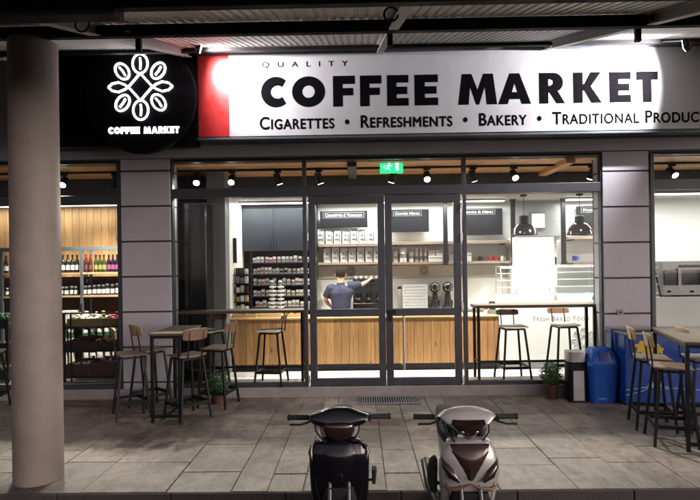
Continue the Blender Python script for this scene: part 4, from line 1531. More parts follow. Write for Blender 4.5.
q = MB(); q.box((a, YB - .106, c), (b, YB - .1005, e)); q.build('display', M['screen'], ls, bevel=.002)

# pendants
def pendant(lab, px):
    Y = 9.12
    c0 = W(px, 235, Y)
    z0 = c0.z
    t = thing('pendant_lamp', lab, 'pendant lamp', (c0.x, Y, z0), 'black pendant lamps over the pastry cases')
    q = MB(); q.lathe([(.222, 0), (.218, .03), (.19, .11), (.13, .18), (.075, .21), (.07, .21), (.125, .172), (.182, .105), (.208, .03), (.212, 0)], (c0.x, Y, z0), 40, caps=False); q.build('lamp_shade', M['gloss'], t, smooth=True)
    q = MB(); q.lathe([(.078, .205), (.078, .32), (.05, .335), (.01, .34)], (c0.x, Y, z0), 28); q.build('neck', M['matte'], t, smooth=True)
    q = MB(); q.cyl((c0.x, Y, z0 + .33), (c0.x, Y, BZ - .03), .005, seg=6); q.build('cord', M['black'], t)
    q = MB(); q.lathe([(.05, -.03), (.06, -.005), (.06, 0)], (c0.x, Y, BZ), 20); q.build('ceiling_rose', M['matte'], t, smooth=True)
    q = MB(); q.sphere((c0.x, Y, z0 + .09), .045, .045, .05); q.build('bulb', M['lens'], t, smooth=True)
pendant('glossy black dome pendant lamp nearer the door, left of the lit wall screen', 524)
pendant('glossy black dome pendant lamp by the right end of the window', 580)
# oven
ov = thing('steel_oven', 'stainless steel oven with dark glass door on the white side counter', 'oven', (W(690, 297, 8.85).x, 8.85, Z2C))
a, b, c, e = rectW(663, 261, 722, 296, 8.8)
q = MB(); q.box((a, 8.82, Z2C + .02), (b, 9.28, e)); q.build('body', M['oven_steel'], ov, bevel=.006)
xa_, xb_ = W(664.5, 280, 8.8).x, W(720, 280, 8.8).x
za_, zb_ = W(685, 285, 8.8).z, W(685, 270, 8.8).z
q = MB(); q.box((xa_, 8.805, za_), (xb_, 8.818, zb_)); q.build('door_glass', M['gloss'], ov, bevel=.003)
q = MB(); q.box((W(680, 270, 8.8).x, 8.80, W(680, 267.5, 8.8).z), (W(700, 270, 8.8).x, 8.812, W(680, 265, 8.8).z)); q.build('control_display', M['matte'], ov)
q = MB()
for px in (679,):
    x = W(px, 280, 8.8).x; q.box((x - .02, 8.785, za_ - .0), (x + .03, 8.804, zb_ + .03))
q.build('door_bar', M['oven_steel'], ov)
for px in (670, 693, 716):
    c0 = W(px, 291.5, 8.8); q = MB(); q.cyl((c0.x, 8.82, c0.z), (c0.x, 8.795, c0.z), .018, seg=14); q.build('knob', M['matte'], ov, smooth=True)
for px in (666, 716):
    x = W(px, 290, 8.9).x; q = MB(); q.cyl((x, 9.0, Z2C), (x, 9.0, Z2C + .02), .02, seg=10); q.build('foot', M['matte'], ov)
rr_ = thing('tray_rack', 'small black rack of white trays between the right pier and the oven', 'rack', (W(656, 297, 8.75).x, 8.8, Z2C))
a, b, c, e = rectW(648, 266, 661, 296, 8.75)
q = MB()
for x in (a, b):
    q.bar((x, 8.76, Z2C), (x - .03, 8.9, e), .018)
q.bar((a, 8.8, e), (b, 8.9, e), .018); q.build('frame', M['black'], rr_)
for k in range(4):
    q = MB(); z = Z2C + .06 + k * .14; q.box((a + .02, 8.77, z), (b - .03, 9.0, z + .02)); q.build('tray', M['white'], rr_)

# LED strips and lights
def area(name, loc, sx, sy, power, rot=(0, 0, 0), col=(1, .97, .93)):
    ld = bpy.data.lights.new(name, 'AREA'); ld.shape = 'RECTANGLE'; ld.size = sx; ld.size_y = sy; ld.energy = power; ld.color = col
    o = bpy.data.objects.new(name, ld); COL.objects.link(o); o.location = loc; o.rotation_euler = rot
    return o
def led(lab, x0, x1, Y, power, py=203):
    a, b = W(x0, py, Y).x, W(x1, py, Y).x
    t = thing('led_strip', lab, 'light strip', ((a + b) / 2, Y, BZ - .04), 'light strips under the bulkhead')
    q = MB(); q.box((a, Y, BZ - .03), (b, Y + .05, BZ - .001)); q.build('profile', M['alu2'], t)
    q = MB(); q.box((a + .01, Y + .004, BZ - .052), (b - .01, Y + .046, BZ - .031)); q.build('diffuser', M['led'], t)
    area('strip_lamp', ((a + b) / 2, Y + .025, BZ - .056), b - a, .05, power)
led('white light strip above the anthracite wall cabinet', 233, 316, 9.45, 40)
led('white light strip above the coffee bag shelves', 320, 388, 9.6, 34)
led('white light strip above the middle menu boards', 390, 505, 9.6, 64)
led('white light strip over the right menu board', 566, 640, 9.6, 45)
led('white light strip over the steel oven', 655, 800, 8.99, 60)
led('light strip in the bottle corner left of the pier', -60, 118, 9.3, 34)

# track and spots
YT = 8.25
trk = thing('light_track', 'thin black lighting track along the wooden ceiling', 'light track', (0, YT, CEIL - .03))
q = MB(); q.box((XL + .1, YT - .018, CEIL - .032), (XR - .1, YT + .018, CEIL - .001)); q.build('rail', M['matte'], trk)
SP = [(64, 186, 1, 'leftmost lit track spotlight seen between column and left pier'), (115, 184, 0, 'dark track spotlight nearest the left side of the left pier'), (197, 187, 1, 'first lit track spotlight right of the left pier'), (232, 185, 1, 'second lit track spotlight right of the left pier'),
      (278, 182, 0, 'dark track spotlight left of the left door'), (319, 181, 0, 'dark track spotlight over the hinge side of the left door'), (393, 180, 0, 'dark track spotlight just below the green exit sign'), (427, 183, 1, 'lit track spotlight right of the exit sign'),
      (473, 178, 0, 'dark track spotlight over the right door hinge'), (514, 179, 1, 'lit track spotlight above the left pendant lamp'), (592, 177, 0, 'dark track spotlight by the right pier'), (672, 176, 1, 'lit track spotlight in the window above the oven')]
for px, py, on, lab in SP:
    c0 = W(px, py, YT)
    x = c0.x; zt_ = CEIL - .033
    t = thing('track_spotlight', lab, 'spotlight', (x, YT, zt_), 'spotlights on the ceiling track')
    q = MB(); q.box((x - .055, YT - .02, zt_ - .03), (x + .055, YT + .02, zt_)); q.cyl((x, YT, zt_ - .03), (x, YT, zt_ - .09), .01, seg=8); q.build('adapter', M['matte'], t, bevel=.003)
    d = (Vector((random.uniform(-.2, .2), -.78, -.66)) if on else Vector((random.choice((-.3, .3)), .2, -.95))).normalized()
    if px == 115: d = Vector((-.35, .35, -.85)).normalized()
    cc_ = Vector((x, YT, zt_ - .125))
    q = MB(); q.cyl(cc_ - d * .09, cc_ + d * .09, .052, .056, 20); q.build('lamp_head', M['matte'], t, smooth=True)
    q = MB(); q.cyl(cc_ + d * .0905, cc_ + d * .093, .046, seg=20); q.build('lens', M['lens'], t)
    if True:
        ld = bpy.data.lights.new('track_lamp', 'SPOT'); ld.energy = (330 if on else 380) * (2.0 if 440 < px < 660 else 2.0 if px < 120 else 1); ld.spot_size = R(85); ld.spot_blend = .8; ld.shadow_soft_size = .05; ld.color = (1, .9, .78)
        lo_ = bpy.data.objects.new('track_lamp', ld); COL.objects.link(lo_); lo_.location = cc_ + d * .11; lo_.rotation_euler = d.to_track_quat('-Z', 'Y').to_euler()

# exit sign
Ye = 7.95
ex = thing('exit_sign', 'green emergency exit sign hanging above the double door', 'exit sign', tuple(W(391, 173, Ye)))
a, b, c, e = rectW(380, 160.5, 403, 173, Ye)
q = MB(); q.box((a, Ye, c), (b, Ye + .04, e)); q.build('sign_panel', M['exitg'], ex, bevel=.004)
q = MB()
mx_, mz = (a + b) / 2, (c + e) / 2
q.cyl((mx_ - .035, Ye - .004, mz + .045), (mx_ - .035, Ye - .001, mz + .045), .012, seg=12)
for pts in ([(-.03, .03), (-.055, -.01)], [(-.03, .025), (-.005, .005)], [(-.035, .02), (-.075, .015)], [(-.055, -.01), (-.03, -.045)], [(-.055, -.01), (-.09, -.04)]):
    q.tube([(mx_ + u, Ye - .003, mz + v_) for u, v_ in pts], .006, seg=6)
q.box((mx_ + .06, Ye - .004, mz - .055), (mx_ + .105, Ye - .001, mz + .055)); 
q.prism([(mx_ - .13, mz), (mx_ - .108, mz + .022), (mx_ - .108, mz - .022)], Ye - .004, Ye - .001)
q.build('running_figure', M['exitw'], ex)
q = MB()
for x in (a + .03, b - .03):
    q.cyl((x, Ye + .02, e), (x, Ye + .02, CEIL), .004, seg=6)
q.build('hanger', M['steel'], ex)

# ------------------------------------------------------------------ bottle shelves, left window
YQ = 9.0
bs = thing('bottle_shelf', 'slate framed shelving full of bottles and jars behind the left window', 'shelving', (W(90, 370, YQ).x, YQ, ZI))
xsu = [W(p_, 300, YQ).x for p_ in (-36, 1.5, 41, 81.5, 121)]
zt_ = W(90, 246.5, YQ).z
q = MB()
for x in xsu: q.box((x - .022, YQ, ZI), (x + .022, YQ + .04, zt_)); q.box((x - .022, YQ + .32, ZI), (x + .022, YQ + .36, zt_))
for x0, x1 in zip(xsu, xsu[1:]): q.box((x0 + .022, YQ, zt_ - .07), (x1 - .022, YQ + .03, zt_))
q.build('frame', M['alu2'], bs, bevel=.003)
q = MB(); q.box((xsu[0], YQ + .37, ZI), (xsu[-1], YQ + .39, W(90, 277, YQ).z)); q.build('back_panel', M['brownbox'], bs)
zrow = []
for py in (272.5, 295.5, 322, 341, 364.5):
    z = W(90, py, YQ).z; zrow.append(z)
    q = MB()
    for x0, x1 in zip(xsu, xsu[1:]): q.box((x0 + .023, YQ + .002, z - .03), (x1 - .023, YQ + .35, z))
    q.build('shelf', M['shelfw'], bs, bevel=.003)
def pbottle(kind, cls):
    pass
protos = {}
def bottle_at(key, x, z, s, body, lab_m, cap, lab, grp, Y=YQ + .08):
    if key not in protos:
        t = sbottle(lab, 0, 0, body, cap, Y=0, s=1.0, label_m=lab_m, group=grp, loc=(0, 0, 0)); t.location = (0, 0, 0)
        for ch in children(t):
            for v_ in ch.data.vertices: pass
        protos[key] = t; c_ = t
    else:
        c_ = copy_tree(protos[key])
    c_['label'] = lab; c_['group'] = grp
    c_.location = (x, Y, z + .001); c_.scale = (s, s, s)
for i, px in enumerate((63, 67.8, 72.6, 77.2)):
    bottle_at('w', W(px, 264, YQ + .08).x, zrow[0], 1.02, M['bottle'], M['white'], M['matte'], 'dark wine bottle with white label on the top shelf next to the column', 'white labelled wine bottles')
for i, px in enumerate((86, 90.5)):
    bottle_at('r', W(px, 264, YQ + .08).x, zrow[0], 1.0, M['rbottle'], M['terr'], M['red'], 'red bottle on the top shelf left of the green ones', 'red bottles')
for i, px in enumerate((96, 100, 104)):
    bottle_at('g', W(px, 264, YQ + .08).x, zrow[0], 1.0, M['gbottle'], M['lime'], M['matte'], 'lime green labelled bottle in the middle of the top shelf', 'lime labelled bottles')
for i, px in enumerate((108.8, 113, 117)):
    bottle_at('p', W(px, 264, YQ + .08).x, zrow[0], 1.0, M['pbottle'], M['pink'], M['matte'], 'purple bottle with magenta label at the right end of the top shelf', 'purple bottles')
for i, px in enumerate((6, -3, -9, 48, 53)):
    bottle_at('w', W(px, 264, YQ + .08).x, zrow[0], 1.0, M['bottle'], M['white'], M['matte'], 'dark bottle with white label on the shelf left of the column', 'white labelled bottles left of the column')
jx = -30
while jx < 119:
    if min(abs(jx - u) for u in (-36, 1.5, 41, 81.5, 121)) > 3:
        if 'jar' not in protos:
            t = thing('jar', 'jar', 'jar', (0, 0, 0))
            q = MB(); q.lathe([(.028, 0), (.033, .006), (.033, .115), (.027, .125)], (0, 0, 0), 16); q.build('jar_body', M['bottle'], t, smooth=True)
            q = MB(); q.lathe([(.0345, .025), (.0345, .085)], (0, 0, 0), 16, caps=False); q.build('label_band', M['paper'], t, smooth=True)
            q = MB(); q.lathe([(.029, .126), (.029, .148)], (0, 0, 0), 16); q.build('lid', M['steel'], t, smooth=True)
            protos['jar'] = t; c_ = t
        else:
            c_ = copy_tree(protos['jar'])
        side_ = 'left of' if jx < 41 else 'right of'
        c_['label'] = 'small dark jar with white label on the second bottle shelf, %s the column' % side_
        c_['group'] = 'jars on the second bottle shelf %s the column' % side_
        c_.location = (W(jx, 290, YQ + .1).x, YQ + .1 + random.uniform(-.02, .02), zrow[1] + .001)
        c_.scale = (1, 1, 1.0 + .006 * max(0, jx - 60) + random.uniform(-.05, .05))
    jx += 4.6
for px0, px1, lab in ((62, 69, 'white carton at the left end of the third bottle shelf'), (70, 79.5, 'white carton left of the middle upright on the third bottle shelf')):
    a, b = W(px0, 315, YQ + .05).x, W(px1, 315, YQ + .05).x
    t = thing('white_carton', lab, 'box', ((a + b) / 2, YQ + .05, zrow[2]))
    q = MB(); q.box((a, YQ + .05, zrow[2] + .001), (b, YQ + .25, zrow[2] + .2)); q.build('box_body', M['white'], t, bevel=.004)
    q = MB(); q.box((a, YQ + .048, zrow[2] + .13), (b, YQ + .0495, zrow[2] + .14)); q.build('lid_seam', M['greypl'], t)
for r_, (zz_, mm) in enumerate(((zrow[3], M['green']), (zrow[4], M['cream']))):
    px = 65
    key = 'can%d' % r_
    while px < 119:
        if abs(px - 81.5) > 4:
            lab = 'white can with %s band on the %s bottle shelf' % (('green', 'fourth') if r_ == 0 else ('cream', 'fifth'))
            x = W(px, 340, YQ + .1).x
            if key not in protos:
                t = thing('food_can', lab, 'can', (0, 0, 0), 'cans on the %s bottle shelf' % ('fourth' if r_ == 0 else 'fifth'))
                q = MB(); q.lathe([(.045, 0), (.048, .005), (.048, .16), (.045, .165)], (0, 0, 0), 16); q.build('can_body', M['white'], t, smooth=True)
                q = MB(); q.lathe([(.049, .04), (.049, .12)], (0, 0, 0), 16, caps=False); q.build('label_band', mm, t, smooth=True)
                protos[key] = t; c_ = t
            else:
                c_ = copy_tree(protos[key])
            c_.location = (x, YQ + .06 + random.uniform(0, .03), zz_ + .001); c_.scale = (1, 1, random.uniform(1.15, 1.35))
        px += 7.2
# produce stand in front
YD = 8.12
pd = thing('produce_stand', 'black tiered produce stand with sloping crate shelves right of the column', 'display stand', (W(92, 385, YD).x, YD, ZI))
a, b = W(63.5, 340, YD).x, W(119.5, 340, YD).x
zt_ = W(92, 312.5, YD).z
q = MB()
for x in (a, b):
    q.box((x - .018, YD, ZI), (x + .018, YD + .035, zt_)); q.box((x - .018, YD + .5, ZI), (x + .018, YD + .535, zt_ + .1))
q.box((W(70, 340, YD).x - .01, YD + .02, ZI), (W(70, 340, YD).x + .01, YD + .04, zt_))
tz = [W(92, y_, YD).z for y_ in (326.5, 350.5, 377)]
for z in tz:
    q.box((a + .019, YD + .001, z - .02), (b - .019, YD + .5, z))
q.box((a + .019, YD + .01, zt_ - .02), (b - .019, YD + .03, zt_))
q.build('frame', M['matte'], pd, bevel=.002)
def crate(lab, x0, x1, z, h, m, fill, Y=YD + .04):
    a, b = W(x0, 340, Y).x, W(x1, 340, Y).x
    t = thing('crate', lab, 'crate', ((a + b) / 2, Y, z + .001))
    q = MB(); q.box((a, Y, z + .001), (b, Y + .015, z + h)); q.box((a, Y + .4, z + .001), (b, Y + .415, z + h + .03)); q.box((a, Y + .015, z + .001), (a + .012, Y + .4, z + h)); q.box((b - .012, Y + .015, z + .001), (b, Y + .4, z + h)); q.box((a + .012, Y + .015, z + .001), (b - .012, Y + .4, z + .015)); q.build('crate_box', m, t, bevel=.002)
    for mm in fill:
        q = MB()
        for k in range(int((b - a) * 46)):
            yy_ = random.uniform(.05, .36)
            q.sphere((random.uniform(a + .04, b - .04), Y + yy_, z + h * .85 + yy_ * random.uniform(.0, .3)), random.uniform(.02, .034), random.uniform(.02, .034), random.uniform(.014, .03), u=8, v=6)
        tag(q.build('goods', mm, t, smooth=True), kind='stuff')
crate('olive crate heaped with pale and green goods on the top tier', 67, 101, tz[0], .12, M['olive'], [M['cream'], M['lime'], M['paper']])
crate('olive crate heaped with red wrapped goods at the right of the top tier', 102, 118.5, tz[0], .12, M['olive'], [M['red'], M['pink']])
crate('dark crate of brown goods at the left of the middle tier', 65, 91, tz[1], .14, M['brownbox'], [M['brownbox'], M['terr']])
crate('dark crate of brown goods at the right of the middle tier', 92, 118.5, tz[1], .14, M['brownbox'], [M['brownbox'], M['tray']])
crate('large dark crate at the left of the bottom tier', 65, 91, tz[2], .19, M['brownbox'], [M['cream'], M['terr']])
crate('large dark crate with pink packets at the right of the bottom tier', 92, 118.5, tz[2], .22, M['brownbox'], [M['pink'], M['paper']])
t = thing('second_produce_stand', 'dark produce stand with green goods left of the column', 'display stand', (W(-8, 385, YD).x, YD, ZI))
t.name = 'produce_stand.001'
a, b = W(-45, 340, YD).x, W(7, 340, YD).x
q = MB()
for x in (a, b): q.box((x - .018, YD, ZI), (x + .018, YD + .035, W(0, 318, YD).z))
for z in tz: q.box((a + .019, YD + .001, z - .02), (b - .019, YD + .5, z)); q.box((a + .019, YD + .001, z + .001), (b - .019, YD + .02, z + .13))
q.build('frame', M['matte'], t)
q = MB()
for k in range(60): q.sphere((random.uniform(a + .05, b - .03), YD + random.uniform(.06, .3), tz[0] + random.uniform(.1, .2)), .03, u=8, v=6)
tag(q.build('goods', M['green'], t, smooth=True), kind='stuff')

# ------------------------------------------------------------------ outside things
def plant(lab, px, pyb, r, hc, pr, ph):
    c0 = G(px, pyb)
    t = thing('potted_plant', lab, 'plant', (c0.x, c0.y, 0), 'potted round shrubs by the shopfront')
    q = MB(); q.lathe([(pr * .72, 0), (pr * .95, ph * .85), (pr * 1.06, ph * .86), (pr * 1.06, ph), (pr * .92, ph), (pr * .9, ph * .9)], (c0.x, c0.y, 0.001), 28); q.build('pot', M['terr'], t, smooth=True)
    q = MB()
    rnd = random.Random(int(px))
    for i in range(2300):
        u = Vector((rnd.gauss(0, 1), rnd.gauss(0, 1), rnd.gauss(0, 1))).normalized()
        k = rnd.random() ** .4
        lump = 1 + .10 * math.sin(u.x * 6 + u.z * 4) + .07 * math.sin(u.y * 9)
        p_ = Vector((c0.x, c0.y, hc)) + u * r * k * lump
        p_.z = hc + (p_.z - hc) * .98
        n = (u + Vector((rnd.uniform(-1, 1), rnd.uniform(-1, 1), rnd.uniform(-.3, 1)))).normalized()
        s_ = n.cross(Vector((rnd.uniform(-1, 1), rnd.uniform(-1, 1), 1))).normalized()
        f_ = n.cross(s_)
        L_, w_ = rnd.uniform(.014, .028), rnd.uniform(.005, .009)
        q._f([q.bm.verts.new(x_) for x_ in (p_ - s_ * w_, p_ - f_ * L_ * .2 + n * .002, p_ + s_ * w_, p_ + f_ * L_)])
    tag(q.build('foliage', M['leaf'], t))
    q = MB(); q.cyl((c0.x, c0.y, ph * .8), (c0.x, c0.y, hc), .012, .006, 8); q.build('stem', M['brownbox'], t)
plant('round green shrub in a terracotta pot right of the doors near the steel bin', 551.5, 398, .165, .34, .10, .2)
plant('round dark green shrub in a pot behind the left outdoor stools', 219, 403, .17, .27, .115, .16)

bn = G(575.5, 400); ZB_ = 0
sb = thing('litter_bin', 'slim black and stainless steel litter bin beside the blue swing bin', 'bin', (bn.x, bn.y, 0))
hB = .685; w2 = .118
def rbox(q, cx_, cy_, z0, z1, wx, wy, e=6, seg=32, tx=1.0):
    q.loft([((cx_, cy_, z0), wx, wy, e), ((cx_, cy_, z1), wx * tx, wy * tx, e)], seg)
q = MB(); rbox(q, bn.x, bn.y, 0.001, hB * .66, w2, w2); q.build('bin_body', M['black'], sb, smooth=True)
q = MB(); q.box((bn.x - .075, bn.y - w2 - .006, .02), (bn.x + .075, bn.y - w2 + .002, hB * .63)); q.build('steel_front', M['steel'], sb, bevel=.004)
q = MB(); rbox(q, bn.x, bn.y, hB * .661, hB * .8, w2 * .97, w2 * .97); q.build('opening', M['matte'], sb, smooth=True)
q = MB(); rbox(q, bn.x, bn.y, hB * .801, hB, w2, w2); q.build('steel_top', M['steel'], sb, smooth=True)
bl = G(599, 400)
swb = thing('swing_bin', 'blue plastic bin with rounded swing lid between the steel bin and the freezer', 'bin', (bl.x, bl.y - .05, 0))
bx_, by_ = bl.x, bl.y - .02
q = MB(); q.loft([((bx_, by_, .001), .165, .15, 7), ((bx_, by_, .50), .20, .18, 7), ((bx_, by_, .52), .208, .188, 7), ((bx_, by_, .54), .208, .188, 7)], 40); q.build('bin_body', M['blue'], swb, smooth=True)
q = MB(); q.loft([((bx_, by_, .541), .205, .185, 6), ((bx_, by_, .60), .2, .18, 5), ((bx_, by_, .68), .165, .15, 4), ((bx_, by_, .735), .13, .1, 3), ((bx_, by_, .74), .11, .08, 3)], 40); q.build('lid', M['blue'], swb, smooth=True)
q = MB(); q.loft([((bx_, by_ - .186, .575), .085, .01, 2.5), ((bx_, by_ - .155, .70), .075, .008, 3)], 24); q.build('flap', M['dblue'], swb, smooth=True)
lettering('ELO', (588, 362.5, 596, 365.5), by_ - .178, M['lblue'], swb, d=.002)
q = MB(); q.box((bx_ - .08, by_ - .162, .06), (bx_ + .02, by_ - .156, .07)); q.build('print', M['lblue'], swb)
# freezer
fz = thing('ice_cream_freezer', 'long deep blue ice cream freezer chest under the right window', 'freezer', (W(670, 400, 7.2).x, 7.25, 0))
fy = 7.02
a, b = W(625, 370, fy).x, W(770, 370, fy).x
zf = W(660, 331, fy).z
fzm = mat('freezer_blue', (.006, .045, .24), .3, var=.12, scale=2)
q = MB(); q.box((a, fy, .03), (b, fy + .55, zf - .05)); q.build('cabinet', fzm, fz, bevel=.012)
q = MB(); q.box((a - .01, fy - .01, zf - .049), (b + .01, fy + .56, zf - .012)); q.build('rim', M['greypl'], fz, bevel=.008)
q = MB(); q.box((a + .03, fy + .02, zf - .011), (b - .03, fy + .53, zf)); q.build('lid', M['cglass'], fz, bevel=.003)
q = MB(); q.box((a + .02, fy + .02, 0), (b - .02, fy + .53, .029)); q.build('base', M['matte'], fz)
# printed yellow emblem: loose blossom-like blobs
q = MB()
for px, py, rr in ((641, 347, .07), (647, 343, .055), (650, 350, .06), (655, 346, .05), (660, 350, .045), (644, 352, .04)):
    c0 = W(px, py, fy - .002)
    q.prism([(c0.x + rr * (1 + .25 * math.sin(5 * 2 * PI * k / 30)) * math.cos(2 * PI * k / 30), c0.z + rr * (1 + .25 * math.sin(5 * 2 * PI * k / 30)) * math.sin(2 * PI * k / 30)) for k in range(30)], fy - .0025 - .0003 * rr * 30, fy - .0003)
q.build('yellow_print', M['yellow'], fz)
q = MB()
for pts in ([(626, 390), (640, 388), (655, 386), (668, 387)], [(626, 395), (640, 392), (652, 386)], [(655, 390), (672, 388), (700, 390)], [(690, 362), (697, 354), (706, 352)], [(690, 366), (697, 369), (704, 370)]):
    q.tube([tuple(W(u, v_, fy - .002)) for u, v_ in pts], .006, seg=6)
q.build('white_swoosh', M['lblue'], fz)
q = MB()
c0 = W(656, 385, fy - .003)
q.prism([(c0.x + .11 * math.cos(2 * PI * k / 24), c0.z + .035 * math.sin(2 * PI * k / 24)) for k in range(24)], fy - .004, fy - .0005)
q.build('oval_print', M['lblue'], fz)
bp_ = thing('ice_cream_banner', 'pale blue printed upright board between the swing bin and the freezer', 'sign board', (W(618, 400, 7.3).x, 7.28, 0))
a, b, c, e = rectW(611.5, 329, 626, 396, 7.28)
q = MB(); q.box((a, 7.28, .02), (b, 7.31, e)); q.build('board', M['dblue'], bp_, bevel=.004)
a2, b2, c2, e2 = rectW(612.5, 330, 624, 376, 7.27)
q = MB(); q.prism([(a2, e2), (b2, e2 - .02), (b2 - .02, e2 - .3), (b2 - .04, c2), (a2 + .03, c2 + .02), (a2 + .05, e2 - .35)][::-1], 7.275, 7.279); q.build('pale_print', M['lblue'], bp_)
q = MB(); q.box((a2 + .05, 7.271, c2 + .2), (b2 - .04, 7.2745, c2 + .26)); q.box((a2 + .06, 7.271, c2 + .34), (b2 - .05, 7.2745, c2 + .37)); q.build('printed_band', M['white'], bp_)
q = MB(); q.box((a, 7.22, 0), (b, 7.37, .02)); q.build('foot', M['matte'], bp_)
sk = thing('wall_socket', 'small pale socket on the right pier above the freezer', 'socket', tuple(W(620.5, 313, YP)))
a, b, c, e = rectW(617.5, 309.5, 623.5, 315, YP - .01)
q = MB(); q.box((a, YP - .012, c), (b, YP - .0005, e)); q.build('plate', M['greypl'], sk, bevel=.003)
q = MB(); c0 = W(620.5, 312.3, YP - .01); q.cyl((c0.x, YP - .016, c0.z), (c0.x, YP - .0125, c0.z), .016, seg=14); q.build('outlet', M['matte'], sk)
# door grate
g0, g1 = G(357, 404.5), G(421, 404)
gr = thing('floor_grate', 'dark slotted metal grate in the paving before the door', 'grate', ((g0.x + g1.x) / 2, g0.y + .1, 0))
gy1 = G(380, 397.8).y
q = MB(); q.box((g0.x, g0.y, .002), (g1.x, gy1, .006)); q.build('tray', M['matte'], gr)
q = MB()
x = g0.x
while x < g1.x:
    q.box((x, g0.y + .01, .0065), (x + .012, gy1 - .01, .02)); x += .034
q.box((g0.x - .012, g0.y - .002, .004), (g1.x + .012, g0.y + .009, .021)); q.box((g0.x - .012, gy1 - .009, .004), (g1.x + .012, gy1 + .002, .021))
q.build('slats', M['greypl'], gr)
